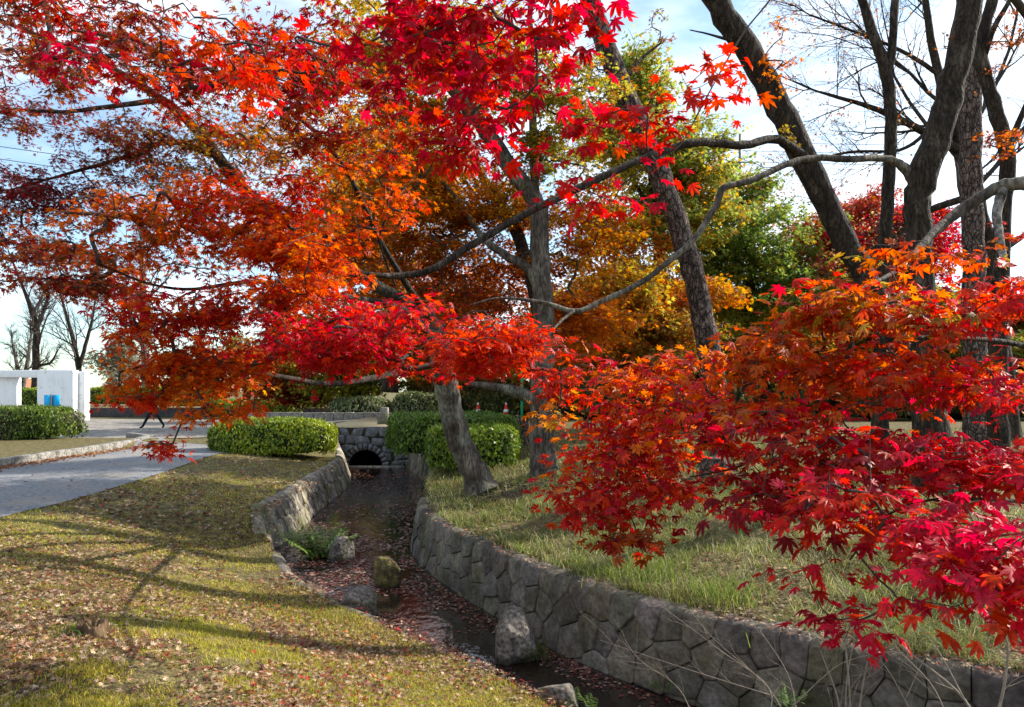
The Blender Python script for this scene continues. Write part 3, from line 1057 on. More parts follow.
# ------------------------------------------------------------------ trees
# the streamside maple whose crown hangs over the lawn
tree('maple_tree', 'leaning maple on the stream bank with the orange and red crown over the lawn', 'tree',
     [[(483, 492, 12.2, .30), (476, 474, 12.2, .235), (464, 450, 12.15, .21), (455, 425, 12.1, .2), (449, 400, 12.0, .19), (444, 372, 11.8, .18), (438, 342, 11.4, .16), (425, 310, 11, .12)],
      [(446, 384, 11.9, .09), (415, 372, 11, .075), (375, 378, 9.6, .06), (330, 384, 8.2, .045), (290, 378, 7.2, .035), (240, 370, 6.3, .026), (180, 360, 5.6, .018), (120, 372, 5.2, .01)],
      [(440, 350, 11.5, .1), (405, 310, 9.6, .075), (340, 296, 7.8, .05), (260, 282, 6.4, .035), (195, 289, 5.7, .024), (150, 284, 5.4, .018), (99, 264, 5.2, .01)],
      [(430, 320, 11.1, .1), (385, 250, 9.2, .07), (340, 160, 7.4, .045), (260, 90, 6, .03), (160, 55, 5.3, .016)],
      [(442, 360, 11.6, .08), (470, 345, 9.2, .05), (495, 340, 7, .03), (530, 365, 5.4, .015)],
      [(425, 312, 11.0, .12), (350, 270, 10.7, .11), (290, 225, 10.4, .105), (245, 190, 10.2, .1), (205, 140, 10, .09), (170, 105, 9.8, .075), (100, 62, 9.5, .05), (0, 20, 9.2, .03)],
      [(215, 155, 10.05, .05), (170, 142, 9.9, .035), (122, 158, 9.6, .028), (70, 173, 9.4, .02), (10, 190, 9.2, .012)],
      [(160, 100, 9.7, .04), (99, 108, 9.5, .03), (57, 112, 9.3, .022), (0, 108, 9.2, .014)],
      [(395, 285, 9.5, .022), (380, 240, 8.2, .018), (395, 205, 7.4, .016), (422, 180, 6.8, .012), (440, 150, 6.2, .007)]],
     [# px, py, d, rx, ry, rd, n, palette, leaf, per
      (200, 230, 5.6, 145, 48, .8, 140, [RUST, BROWN, ORED, ORNG, RUST, OLIVE], .062, 8),
      (80, 265, 6.0, 85, 28, .6, 60, [RUST, DKRED, BROWN, ORNG], .06, 8),
      (300, 265, 5.2, 75, 48, .6, 110, [ORED, ORNG, ORED, RED], .062, 9),
      (260, 205, 5.4, 80, 34, .6, 60, [ORED, RED, ORNG], .062, 8),
      (220, 310, 5.2, 100, 32, .6, 85, [RED, CRIM, ORED, ORNG, RED], .062, 8),
      (370, 335, 5.0, 110, 34, .7, 130, [RED, CRIM, ORED, RED], .064, 8),
      (490, 350, 4.8, 70, 32, .6, 80, [RED, ORED, RED, CRIM], .064, 8),
      (170, 355, 5.2, 60, 26, .5, 40, [RED, ORED, ORNG, ORNG], .062, 8),
      (175, 385, 5.2, 70, 14, .5, 30, [ORED, ORNG, ORNG, GOLD], .06, 7),
      (225, 365, 5.4, 70, 24, .6, 46, [ORNG, ORED, ORNG, GOLD, YEL], .06, 8),
      (125, 402, 5.0, 28, 12, .4, 9, [ORED, RED, RUST], .06, 6),
      (160, 446, 5.0, 34, 8, .35, 7, [ORED, RED, ORNG], .06, 6),
      (205, 410, 5.1, 50, 10, .35, 12, [ORED, ORNG, ORNG], .06, 5),
      (255, 400, 5.0, 22, 12, .3, 8, [ORNG, ORED], .06, 5),
      (60, 285, 5.8, 70, 14, .5, 40, [RUST, DKRED, BROWN, ORNG], .06, 7),
      (560, 385, 4.6, 24, 22, .4, 10, [RED, ORED], .064, 6),
      (545, 418, 4.4, 30, 14, .4, 5, [ORNG, GOLD, YEL], .07, 4),
      (180, 55, 5.2, 180, 50, .8, 120, [DKRED, PURP, RUST, DKRED, RED, BROWN], .062, 8),  # palette painted darker for upper-left leaves, backlit with little sun
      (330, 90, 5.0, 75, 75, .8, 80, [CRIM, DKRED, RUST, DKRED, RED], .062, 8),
      (60, 40, 6.2, 100, 45, .8, 80, [DKRED, PURP, RUST, BROWN], .06, 8),  # backlit dimness of these top-left leaves is put into the palette
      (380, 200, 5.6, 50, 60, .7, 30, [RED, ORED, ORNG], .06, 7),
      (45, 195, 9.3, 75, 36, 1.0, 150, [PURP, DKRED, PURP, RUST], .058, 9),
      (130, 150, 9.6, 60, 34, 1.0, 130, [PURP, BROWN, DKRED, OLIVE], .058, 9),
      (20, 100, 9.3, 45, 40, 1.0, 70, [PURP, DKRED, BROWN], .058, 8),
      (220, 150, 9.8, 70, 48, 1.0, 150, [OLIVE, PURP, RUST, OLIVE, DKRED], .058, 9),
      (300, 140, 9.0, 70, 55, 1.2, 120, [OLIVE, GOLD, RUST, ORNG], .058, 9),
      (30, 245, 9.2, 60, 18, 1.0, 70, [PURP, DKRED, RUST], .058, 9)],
     kind='mid', r0=.0024, droop=.35, seed=1, flat=.25, rmax=.02, dens=1.9, permul=1.7, lscale=.72, spread=1.9, bark='bark', rs={1: .7, 2: .55, 3: .55, 4: .6, 5: .8, 8: .6}, limbmats={1: 'darkbark', 2: 'darkbark', 3: 'darkbark', 4: 'darkbark', 5: 'darkbark', 6: 'darkbark', 7: 'darkbark', 8: 'darkbark'})

# the taller maple behind it
tree('maple_tree', 'upright grey maple forking beside the leaning one on the right bank', 'tree',
     [[(547, 480, 13, .30), (544, 460, 13, .235), (541, 430, 13, .215), (541, 395, 13, .2), (544, 350, 13, .19), (543, 300, 13, .18), (540, 250, 13, .17), (536, 205, 13, .16), (521, 182, 12.95, .15), (495, 145, 12.8, .135), (470, 110, 12.6, .12), (440, 70, 12.3, .1), (412, 15, 12, .08), (395, -50, 11.8, .05)],
      [(537, 210, 13, .09), (534, 170, 13.1, .075), (533, 110, 13.2, .065), (531, 40, 13.3, .05), (528, -40, 13.4, .03)],
      [(541, 290, 13, .1), (527, 268, 13, .085), (505, 255, 13.1, .075), (482, 237, 13.2, .06), (462, 205, 13.4, .045), (440, 180, 13.6, .03)],
      [(540, 405, 13, .13), (522, 394, 12.9, .11), (500, 388, 12.7, .08), (470, 384, 12.5, .05)],
      [(543, 330, 13.1, .11), (520, 240, 14.4, .12), (500, 205, 14.8, .11), (486, 183, 15, .09), (462, 140, 15.3, .06)]],
     [(420, 170, 13.5, 90, 80, 1.6, 300, [OLIVE, GOLD, RUST, ORNG, BROWN], .066, 9),
      (400, 260, 14.5, 90, 60, 1.5, 280, [RUST, BROWN, ORNG, RUST, OLIVE], .066, 9),
      (500, 290, 15, 70, 55, 1.4, 220, [RUST, ORNG, BROWN, PINK], .066, 9),
      (560, 120, 13.6, 55, 70, 1.5, 170, [GOLD, OLIVE, YGRN, ORNG], .066, 9),
      (590, 230, 14, 45, 50, 1.4, 120, [ORNG, GOLD, RUST], .066, 9),
      (500, 205, 14.6, 60, 45, 1.3, 170, [OLIVE, GOLD, RUST, ORNG], .066, 9),
      (470, 60, 13, 80, 60, 1.5, 170, [OLIVE, YGRN, GOLD, RUST], .066, 9),
      (390, 60, 12.5, 70, 60, 1.5, 120, [OLIVE, GOLD, YGRN], .066, 8),
      (600, 320, 14, 50, 40, 1.2, 120, [RUST, ORNG, GOLD], .066, 9),
      (535, 150, 12.9, 12, 45, .3, 40, [GREEN, OLIVE], .06, 7)],
     kind='far', r0=.004, seed=2, leafmat='leaf_far', flat=.35, limbmats={4: 'darkbark'}, dens=1.5, permul=3.0, lscale=1.05, spread=2.6, rmax=.025)

# dark slanting tree in the middle
tree('slanting_tree', 'dark rough trunk slanting up to the left behind the maples', 'tree',
     [[(726, 470, 14, .30), (718, 420, 14, .26), (708, 345, 14, .235), (695, 280, 14, .23), (680, 230, 14, .225), (656, 165, 14, .22), (636, 120, 13.9, .22), (615, 70, 13.8, .21), (596, 20, 13.7, .2), (580, -40, 13.6, .18)],
      [(622, 85, 13.85, .05), (640, 60, 13.9, .035), (665, 40, 14, .02)]],
     [(590, 60, 13.8, 35, 45, .8, 40, [RUST, BROWN, GOLD], .06, 7), (650, 30, 14, 30, 25, .6, 20, [BROWN, OLIVE], .05, 6)],
     kind='far', bark='pinebark', seed=3, leafmat='leaf_far', r0=.004, rs={'all': .9})

# big dark tree at the right whose low limb sweeps across the picture
tree('leaning_tree', 'thick dark trunk leaning left whose low bough sweeps across the view', 'tree',
     [[(950, 478, 11, .32), (925, 410, 11, .27), (898, 345, 11, .235), (868, 283, 11, .215), (845, 240, 11, .215), (815, 180, 11, .225), (785, 120, 11, .23), (760, 70, 10.9, .23), (732, 25, 10.8, .22), (700, -25, 10.7, .2)],
      [(806, 160, 10.9, .11), (790, 147, 10.7, .09), (772, 139, 10.5, .075), (745, 145, 10.2, .072), (715, 143, 10, .07), (690, 143, 9.8, .067), (665, 151, 9.7, .064), (640, 160, 9.5, .062), (600, 178, 9.3, .06), (560, 197, 9.1, .057), (520, 217, 8.9, .055), (470, 246, 8.7, .053), (430, 270, 8.5, .05), (395, 276, 8.4, .045), (370, 274, 8.2, .03), (340, 268, 8.0, .012)],
      [(745, 45, 10.85, .05), (712, 35, 10.6, .02), (690, 30, 10.5, .01)]],
     [(780, 60, 10.4, 18, 50, .3, 40, [GOLD, ORNG, RUST], .05, 5), (790, 130, 10.5, 10, 25, .2, 12, [OLIVE, GOLD], .045, 5), (830, 200, 11, 14, 30, .3, 12, [RUST, PINK], .05, 4)],
     kind='mid', bark='darkbark', seed=4, r0=.003, tilt=.8, rs={'all': .8})

# forked grey tree at the right with the pale crooked bough
tree('forked_tree', 'stout grey trunk at the right with a pale crooked bough reaching left', 'tree',
     [[(935, 500, 9.2, .33), (930, 420, 9.2, .26), (925, 330, 9.2, .22), (920, 260, 9.2, .2), (917, 210, 9.2, .2), (922, 180, 9.2, .215), (934, 145, 9.2, .21), (948, 100, 9.2, .2), (962, 45, 9.2, .195), (975, -25, 9.2, .18)],
      [(922, 192, 9.27, .13), (909, 173, 9.24, .1), (896, 162, 9.2, .075), (880, 158, 9.1, .062), (850, 159, 8.7, .058), (815, 158, 8.5, .056), (785, 165, 8.3, .054), (752, 180, 8.1, .052), (724, 188, 8.0, .053), (716, 205, 7.95, .05), (695, 238, 7.9, .048), (668, 262, 7.8, .045), (640, 283, 7.7, .043), (600, 302, 7.6, .04), (575, 311, 7.5, .038), (540, 302, 7.4, .03), (500, 298, 7.3, .016), (470, 305, 7.2, .008)],
      [(575, 310, 7.5, .025), (560, 322, 7.35, .018), (545, 340, 7.1, .01)]],
     [(940, 60, 9.2, 16, 40, .3, 8, [RUST, BROWN], .05, 3)],
     kind='mid', bark='darkbark', seed=5, limbmats={1: 'bark', 2: 'bark'}, r0=.003, rs={'all': .8, 1: .68, 2: .7})

tree('slender_tree', 'slender dark tree forking high up behind the stout grey trunk', 'tree',
     [[(880, 474, 12, .2), (880, 380, 12, .14), (883, 280, 12, .125), (886, 228, 12, .12), (889, 180, 12, .12), (891, 120, 12, .115), (886, 72, 12, .11), (873, 35, 12, .095), (858, -15, 12, .08)],
      [(886, 75, 12, .09), (892, 45, 12, .08), (895, 0, 12, .075), (897, -40, 12, .06)]],
     [], bark='darkbark', seed=6, rs={'all': .82})

tree('pine_tree', 'straight brown pine trunk standing between the two right hand trees', 'tree',
     [[(978, 462, 16, .38), (976, 400, 16, .33), (974, 300, 16, .30), (972, 200, 16, .29), (970, 100, 16, .285), (968, 0, 16, .28), (967, -80, 16, .26)]],
     [], bark='pinebark', seed=7, rs={'all': .77})

tree('twisted_tree', 'crooked dark trunk at the right edge carrying sparse orange leaves', 'tree',
     [[(1000, 470, 13, .26), (998, 400, 13, .2), (1000, 300, 13, .18), (1003, 220, 13, .17), (1008, 165, 13, .16), (1000, 125, 13, .155), (988, 85, 13, .15), (980, 50, 13, .14), (990, 10, 13, .12), (1003, -40, 13, .1)],
      [(983, 60, 13, .07), (993, 30, 12.8, .06), (1010, 0, 12.7, .045), (1030, -30, 12.6, .03)],
      [(1006, 150, 13, .08), (1024, 110, 12.9, .06), (1045, 60, 12.8, .04)]],
     [(1010, 145, 12.5, 40, 22, .6, 60, [RUST, ORNG, PINK], .055, 7), (1015, 40, 12.5, 26, 40, .6, 60, [PINK, BROWN, RUST], .05, 6), (1020, 225, 12.5, 22, 14, .4, 20, [ORED, PINK], .055, 6)],
     kind='far', bark='darkbark', seed=8, leafmat='leaf_far', rs={'all': .8})

# foreground maple: its trunk stands just outside the right edge
tree('maple_tree', 'crimson maple reaching in from the right edge over the near bank', 'tree',
     [[(1190, 585, 5.2, .24), (1185, 500, 5.2, .2), (1175, 400, 5.15, .18), (1165, 300, 5.1, .16), (1150, 200, 5.0, .14), (1120, 60, 4.8, .11), (1060, -90, 4.4, .07), (960, -170, 3.7, .045)],
      [(1165, 310, 5.1, .1), (1110, 255, 5.3, .085), (1060, 195, 5.5, .075), (1022, 184, 5.6, .07), (995, 189, 5.7, .065), (968, 205, 5.7, .06), (945, 222, 5.6, .05), (925, 242, 5.4, .04), (900, 268, 5.0, .025), (860, 290, 4.5, .012)],
      [(1003, 190, 5.65, .05), (997, 212, 5.6, .045), (1000, 240, 5.5, .04), (1004, 262, 5.4, .03)],
      [(1178, 420, 5.15, .09), (1110, 410, 4.8, .06), (1030, 398, 4.4, .042), (960, 390, 4.1, .034), (900, 396, 3.9, .028), (840, 412, 3.7, .022), (786, 440, 3.5, .016), (740, 466, 3.35, .011), (690, 477, 3.2, .006)],
      [(1175, 400, 5.15, .08), (1100, 370, 4.5, .05), (1020, 345, 4, .03), (955, 338, 3.7, .024), (918, 338, 3.6, .02), (875, 346, 3.5, .015), (820, 352, 3.5, .01), (740, 350, 3.6, .006)],
      [(1180, 470, 5.2, .08), (1130, 500, 4.2, .05), (1070, 505, 3.2, .025), (1000, 500, 2.7, .014), (930, 500, 2.5, .01), (880, 520, 2.4, .007), (850, 560, 2.3, .005)],
      [(1180, 480, 5.2, .07), (1150, 540, 3.8, .04), (1090, 560, 2.5, .016), (1020, 570, 2.0, .008)],
      [(1150, 200, 5.0, .07), (1000, -20, 4.0, .04), (860, -110, 3.3, .022), (785, -20, 3.0, .009), (766, 5, 2.95, .0075), (740, 38, 2.9, .0065), (705, 100, 2.85, .0055), (680, 145, 2.8, .0045), (655, 160, 2.75, .003)],
      [(960, -170, 3.7, .04), (760, -150, 3.0, .022), (600, -60, 2.7, .012), (520, -10, 2.6, .009), (440, 28, 2.55, .007), (370, 45, 2.6, .004)]],
     [(655, 385, 3.9, 64, 38, .5, 50, [RED, ORED, ORNG, CRIM, ORNG, RUST], .066, 7),
      (622, 442, 3.8, 48, 38, .45, 66, [RED, ORED, CRIM, ORNG], .066, 7),
      (650, 480, 3.6, 80, 26, .4, 26, [RED, CRIM, ORED, RUST], .066, 7),
      (602, 500, 3.6, 42, 18, .35, 28, [CRIM, RED, ORED], .066, 7),
      (630, 532, 3.4, 32, 14, .25, 14, [CRIM, DKRED, RUST], .066, 5),
      (760, 360, 3.6, 90, 36, .5, 52, [RED, ORED, ORNG, RUST, ORED, CRIM], .068, 7),
      (740, 420, 3.4, 95, 32, .5, 44, [RED, ORNG, CRIM, ORED, CRIM], .068, 7),
      (880, 310, 3.3, 80, 24, .5, 40, [ORED, RUST, RED, ORNG, OLIVE, CRIM, RED], .07, 7),
      (980, 300, 3.2, 65, 36, .5, 40, [RED, ORED, PINK, CRIM, RUST], .07, 7),
      (890, 370, 3.2, 95, 34, .5, 42, [CRIM, RED, ORED, RUST, MAG], .07, 7),
      (1000, 385, 3.0, 60, 36, .5, 28, [CRIM, MAG, RED, MAG, ORED], .07, 7),
      (840, 450, 2.9, 80, 34, .4, 38, [CRIM, MAG, RED, DKRED, ORED], .07, 6),
      (950, 460, 2.6, 85, 36, .4, 44, [CRIM, MAG, RED, CRIM, ORED], .07, 6),
      (780, 495, 2.9, 80, 22, .35, 24, [CRIM, DKRED, RED], .07, 6),
      (880, 515, 2.3, 70, 30, .3, 22, [CRIM, MAG, RED, ORED], .07, 6),
      (980, 535, 2.0, 66, 40, .3, 28, [CRIM, MAG, RED, CRIM], .07, 6),
      (1000, 588, 1.8, 46, 20, .2, 14, [RED, CRIM, ORED], .07, 5),
      (845, 632, 2.3, 26, 20, .15, 6, [CRIM, MAG, RED], .068, 5),
      (840, 575, 2.4, 30, 18, .2, 5, [CRIM, MAG, RED, ORED], .068, 4),
      (925, 250, 3.3, 70, 14, .4, 12, [ORNG, OLIVE, ORED, RUST], .066, 5),
      (840, 300, 3.4, 40, 14, .4, 14, [ORNG, OLIVE, ORED, RUST], .066, 6),
      (490, 40, 2.6, 95, 44, .35, 36, [RED, CRIM, CRIM, ORED, DKRED], .07, 6),
      (545, 100, 2.55, 60, 50, .3, 15, [RED, CRIM, RED, ORED], .07, 6),
      (400, 40, 2.7, 60, 50, .35, 24, [RED, CRIM, DKRED, ORED], .068, 6),
      (460, 120, 2.6, 40, 40, .25, 12, [CRIM, RED, DKRED], .07, 5),
      (462, 165, 2.6, 12, 22, .1, 5, [ORED, RED], .06, 5),
      (600, 190, 2.75, 32, 20, .15, 6, [CRIM, RED], .07, 5),
      (690, 90, 2.85, 34, 30, .15, 8, [CRIM, RED, ORED], .07, 4),
      (650, 120, 2.8, 26, 26, .15, 7, [CRIM, RED, ORED], .07, 5),
      (100, 60, 3.4, 120, 40, .4, 12, [CRIM, DKRED, ORED], .068, 5),
      (280, 60, 3.2, 100, 45, .4, 18, [CRIM, RED, ORED, DKRED], .068, 6)],
     kind='near', r0=.001, droop=.22, seed=9, flat=.2, tilt=.38, rmax=.0065, spread=2.2, curl=(-.15, .85), dens=1.75, permul=1.0, lscale=.7, rs={1: .72, 2: .75, 3: .5, 4: .5, 5: .5, 6: .5, 7: .5, 8: .55}, limbmats={1: 'bark', 2: 'palebark', 3: 'darkbark', 4: 'darkbark', 5: 'darkbark', 6: 'darkbark', 7: 'twig', 8: 'twig'})

# ------------------------------------------------------------------ trees further back
def bg_tree(name, label, px, d, base_y, trunk, blobs, seed, leaf=.09, bark='darkbark', per=9, group=None, lean=0, top=None, flat=.45, r0=.006, tilt=.6):
    z0 = gz((px - CX) / F * d, d)
    by = HY + (CAMZ - z0) / F * d
    ty = top if top is not None else min(b[1] for b in blobs)
    pts = [(px, by + 2, d, trunk * 1.3)]
    for t, s in ((.15, 1.0), (.5, .8), (.8, .55), (1, .3)):
        pts.append((px + lean * t + random.uniform(-3, 3) * t, by + (ty - by) * t, d, trunk * s))
    limbs = [pts]
    r = random.Random(seed)
    for b in blobs[:4]:
        t = r.uniform(.3, .6)
        sx, sy = px + lean * t, by + (ty - by) * t
        limbs.append([(sx, sy, d, trunk * .4), ((sx + b[0]) / 2, (sy + b[1]) / 2 - 4, (d + b[2]) / 2, trunk * .28), (b[0], b[1], b[2], trunk * .12)])
    return tree(name, label, 'tree', limbs, blobs, leaf=leaf, kind='far', per=per, bark=bark, r0=r0, leafmat='leaf_far', seed=seed, flat=flat, group=group, tilt=tilt, sides=3, dens=1.35, permul=3.0, lscale=1.12, spread=2.6)

bg_tree('broadleaf_tree', 'tall yellow green tree behind the slanting dark trunk', 660, 21, 430, .2,
        [(660, 170, 21, 55, 80, 1.8, 230, [YGRN, GOLD, LGRN, YGRN], .1), (640, 80, 21, 34, 45, 1.2, 110, [YGRN, LGRN, GOLD], .1), (690, 200, 21, 45, 60, 1.6, 170, [YGRN, LGRN, GOLD], .1), (610, 140, 21, 40, 60, 1.4, 130, [GOLD, YGRN, OLIVE], .1), (705, 130, 21, 24, 40, .8, 30, [YGRN, LGRN], .09), (620, 250, 21, 40, 50, 1.4, 130, [GOLD, ORNG, YGRN], .1)], 31)
bg_tree('broadleaf_tree', 'bushy green tree behind the crooked pale bough', 750, 24, 430, .2,
        [(750, 245, 24, 60, 55, 2, 230, [LGRN, GREEN, LGRN, OLIVE], .11), (725, 290, 24, 55, 45, 2, 160, [GREEN, OLIVE, LGRN], .11), (790, 280, 24, 45, 45, 1.8, 130, [LGRN, GREEN, OLIVE], .11), (740, 190, 24, 34, 34, 1.2, 90, [LGRN, GREEN, YGRN], .1), (700, 235, 24, 30, 45, 1.4, 140, [LGRN, YGRN, GREEN], .1)], 32)
bg_tree('maple_tree', 'pinkish red maple seen behind the leaning dark trunk', 850, 26, 430, .16,
        [(860, 215, 26, 45, 24, 1.6, 120, [PINK, RUST, PINK, CRIM], .1), (905, 225, 26, 45, 24, 1.6, 110, [PINK, CRIM, ORED], .1), (850, 250, 26, 50, 30, 2, 210, [PINK, RED, CRIM, PINK], .11), (900, 255, 26, 55, 36, 2, 200, [PINK, CRIM, RED], .11), (820, 235, 26, 36, 24, 1.4, 100, [PINK, RUST, ORED], .11), (840, 290, 25, 70, 36, 2, 220, [RUST, GOLD, PINK, OLIVE], .11)], 33)
bg_tree('maple_tree', 'orange maple glowing low behind the upright grey maple', 625, 19, 430, .16,
        [(620, 290, 19, 50, 40, 1.6, 210, [ORNG, RUST, GOLD, YGRN], .09), (590, 330, 19, 50, 36, 1.6, 190, [RUST, ORNG, BROWN], .09), (660, 330, 19, 55, 40, 1.6, 190, [ORNG, RUST, OLIVE, BROWN], .09), (700, 290, 20, 40, 30, 1.4, 90, [ORNG, GOLD], .09)], 34)
bg_tree('maple_tree', 'rusty brown maple filling the middle behind the red boughs', 390, 31, 430, .28,
        [(400, 180, 31, 70, 70, 3.2, 330, [OLIVE, RUST, GOLD, BROWN], .145), (350, 240, 31, 60, 60, 2, 260, [RUST, BROWN, ORNG, OLIVE], .145), (430, 300, 31, 60, 50, 2, 240, [RUST, BROWN, PINK, OLIVE], .145), (330, 330, 32, 60, 40, 2, 200, [BROWN, RUST, OLIVE], .145), (450, 350, 31, 60, 34, 2, 180, [OLIVE, BROWN, RUST], .145)], 35)
bg_tree('maple_tree', 'dark red maple beyond the bridge above the pale kerb', 290, 37, 420, .2,
        [(285, 385, 37, 32, 20, 2, 160, [DKRED, PURP, RUST, DKRED], .13), (270, 360, 37, 34, 24, 2, 140, [DKRED, RUST, PURP], .13), (310, 395, 37, 22, 12, 1.4, 70, [DKRED, PURP], .13)], 36)
bg_tree('maple_tree', 'olive yellow maple beyond the bridge beside the stone post', 350, 36, 420, .2,
        [(340, 385, 36, 40, 18, 2, 170, [OLIVE, YGRN, GREEN], .13), (370, 365, 36, 40, 22, 2, 170, [OLIVE, GREEN, GOLD], .13), (320, 365, 36, 34, 20, 2, 120, [OLIVE, RUST], .13)], 37)
bg_tree('broadleaf_tree', 'olive brown tree behind the clipped hedge on the right bank', 440, 38, 420, .25,
        [(440, 375, 38, 45, 25, 2.4, 190, [OLIVE, GREEN, BROWN], .15), (480, 360, 38, 45, 30, 2.4, 190, [OLIVE, RUST, GREEN], .15), (410, 340, 38, 45, 35, 2.4, 190, [OLIVE, BROWN, RUST], .15)], 38)
gname = 'trees of the wood behind the right bank'
wood = [('brown tree in the wood just right of the upright grey maple', 575, 33, [BROWN, OLIVE, RUST]), ('golden olive tree in the wood left of the slanting dark trunk', 665, 36, [OLIVE, GOLD, BROWN]),
        ('dark green tree in the wood right of the slanting trunk', 760, 33, [GREEN, OLIVE, BROWN]), ('rusty tree in the wood behind the crimson boughs', 840, 37, [RUST, BROWN, OLIVE]),
        ('dull green tree in the wood behind the stout grey trunk', 920, 34, [GREEN, OLIVE, GOLD]), ('brownish tree in the wood behind the straight pine', 1000, 36, [BROWN, OLIVE, RUST]),
        ('olive tree in the wood past the right edge of the pine', 1080, 34, [OLIVE, GREEN, BROWN])]
for k, (lab, px, d, pal) in enumerate(wood):
    bg_tree('broadleaf_tree', lab, px, d, 430, .22,
            [(px, 385, d, 50, 26, 2.6, 190, pal, .2), (px + 25, 345, d, 50, 30, 2.6, 190, pal, .2), (px - 25, 350, d + 1, 45, 30, 2.4, 170, pal, .2), (px, 310, d, 42, 28, 2.2, 130, pal, .2)], 50 + k, group=gname)

# sparse and bare trees against the sky
def ramify(mb, tips, p, d, length, r, depth, rr, up=.12, sides=3):
    n = 5
    pts = [(*p, r)]
    q = np.array(p, float)
    d = d / np.linalg.norm(d)
    mids = []
    for i in range(1, n + 1):
        d = d + rr.normal(0, .11, 3) + np.array([0, 0, up * .35])
        d /= np.linalg.norm(d)
        q = q + d * length / n
        pts.append((*q, r * (1 - .6 * i / n)))
        mids.append((q.copy(), d.copy(), r * (1 - .6 * i / n)))
    tube(mb, np.array(pts), sides, cap=False)
    tips.append(q)
    if depth <= 0:
        return
    for k, (m_, dd, r2) in enumerate(mids):
        for _ in range(1 if k < 4 else 2):
            if rr.random() < .15:
                continue
            s_ = np.cross(dd, rr.normal(0, 1, 3)); s_ /= np.linalg.norm(s_) + 1e-9
            a = rr.uniform(.4, .95)
            ramify(mb, tips, m_, dd * math.cos(a) + s_ * math.sin(a), length * rr.uniform(.42, .68), r2 * .7, depth - 1, rr, up, sides)
def bare(name, label, limbs, blobs, seed, leafpal=None, r0=.005, bark='darkbark', group=None, per=3, leaf=.05, twigmat='twig', rmax=.05, reach=.5, depth=3, keep=.5):
    root = tree(name, label, 'tree', limbs, [], bark=bark, seed=seed, group=group)
    rr = np.random.default_rng(seed)
    tips = []
    kids_ = sorted([o for o in root.children], key=lambda o: o.name)
    for lb, ob in zip(limbs, kids_):
        w = smooth_path(np.array([(*P(a, b, c), r) for a, b, c, r in lb]), 6)
        L_ = np.linalg.norm(np.diff(w[:, :3], axis=0), axis=1).sum()
        m = MB()
        n = len(w)
        for i in range(int(n * .35), n, max(1, n // 11)):
            t = w[min(i + 1, n - 1), :3] - w[i - 1, :3]
            t /= np.linalg.norm(t)
            s_ = np.cross(t, rr.normal(0, 1, 3)); s_ /= np.linalg.norm(s_)
            a = rr.uniform(.5, 1.0) if i < n - 2 else .2
            ramify(m, tips, w[i, :3], t * math.cos(a) + s_ * math.sin(a), max(L_, 1.5) * reach * rr.uniform(.5, 1) * (1 - .4 * i / n), max(w[i, 3] * .45, r0 * 2), depth, rr)
        t = w[-1, :3] - w[-3, :3]
        ramify(m, tips, w[-1, :3], t, L_ * reach * .6, max(w[-1, 3], r0), depth, rr)
        m.build('branchwork', M[twigmat], ob, origin=root.location).location = (0, 0, 0)
    if leafpal:
        tp = np.array(tips)
        tp = tp[rr.random(len(tp)) < keep]
        o = np.repeat(tp, per, 0) + rr.normal(0, leaf * 1.5, (len(tp) * per, 3))
        n = len(o)
        a = rr.uniform(0, 2 * math.pi, n)
        lm = MB()
        add_leaves(lm, o, np.stack([np.cos(a), np.sin(a), rr.normal(-.4, .4, n)], 1), np.stack([rr.normal(0, .7, n), rr.normal(0, .7, n), np.ones(n)], 1), leaf * rr.uniform(.6, 1.2, n), palette(leafpal, o, .8, .6, seed), 'far')
        lm.build('crown', M['leaf_far'], root)
    return root

bare('sparse_tree', 'half bare tree with fine twigs and a few orange leaves in the bright sky',
     [[(1012, 462, 18, .3), (1000, 350, 18, .24), (990, 260, 18, .2), (975, 190, 18, .17), (962, 150, 18, .15), (935, 60, 18, .1), (920, -40, 18, .06)],
      [(965, 152, 18, .12), (938, 140, 17.8, .1), (909, 124, 17.6, .085), (870, 107, 17.4, .06), (820, 92, 17.2, .03)],
      [(975, 195, 18, .09), (930, 210, 18, .08), (905, 230, 18.2, .06), (880, 245, 18.3, .04)],
      [(930, 130, 17.7, .05), (900, 150, 17.4, .04), (850, 152, 17.2, .03), (800, 165, 17, .02)],
      [(940, 75, 18, .06), (900, 50, 17.8, .045), (850, 30, 17.5, .03), (810, 15, 17.4, .02)]],
     [(850, 60, 17.4, 60, 60, 1.2, 260), (840, 140, 17.2, 60, 40, 1.0, 200), (920, 100, 17.8, 50, 50, 1.2, 130), (790, 20, 17.5, 40, 30, 1, 80)],
     61, [(.4, .22, .1), RUST, (.45, .3, .15), BROWN], r0=.004, per=2, leaf=.05, keep=.13)
bare('bare_tree', 'tall bare tree with a dark forking trunk behind the white wall',
     [[(34, 428, 52, 0.340), (35, 390, 52, 0.258), (36, 350, 52, 0.231), (36, 325, 52, 0.204), (28, 300, 52, 0.136), (18, 275, 52, 0.082), (8, 250, 52, 0.041)],
      [(36, 330, 52, 0.150), (42, 315, 52, 0.136), (48, 295, 52, 0.088), (46, 265, 52, 0.041)],
      [(36, 365, 52, 0.109), (50, 363, 52, 0.082), (58, 350, 52, 0.048)]],
     [(30, 300, 52, 32, 40, 2.4, 150), (52, 335, 52, 16, 24, 1.5, 50), (12, 340, 52, 16, 30, 1.5, 60)], 62, reach=.38, r0=.006, rmax=.1)
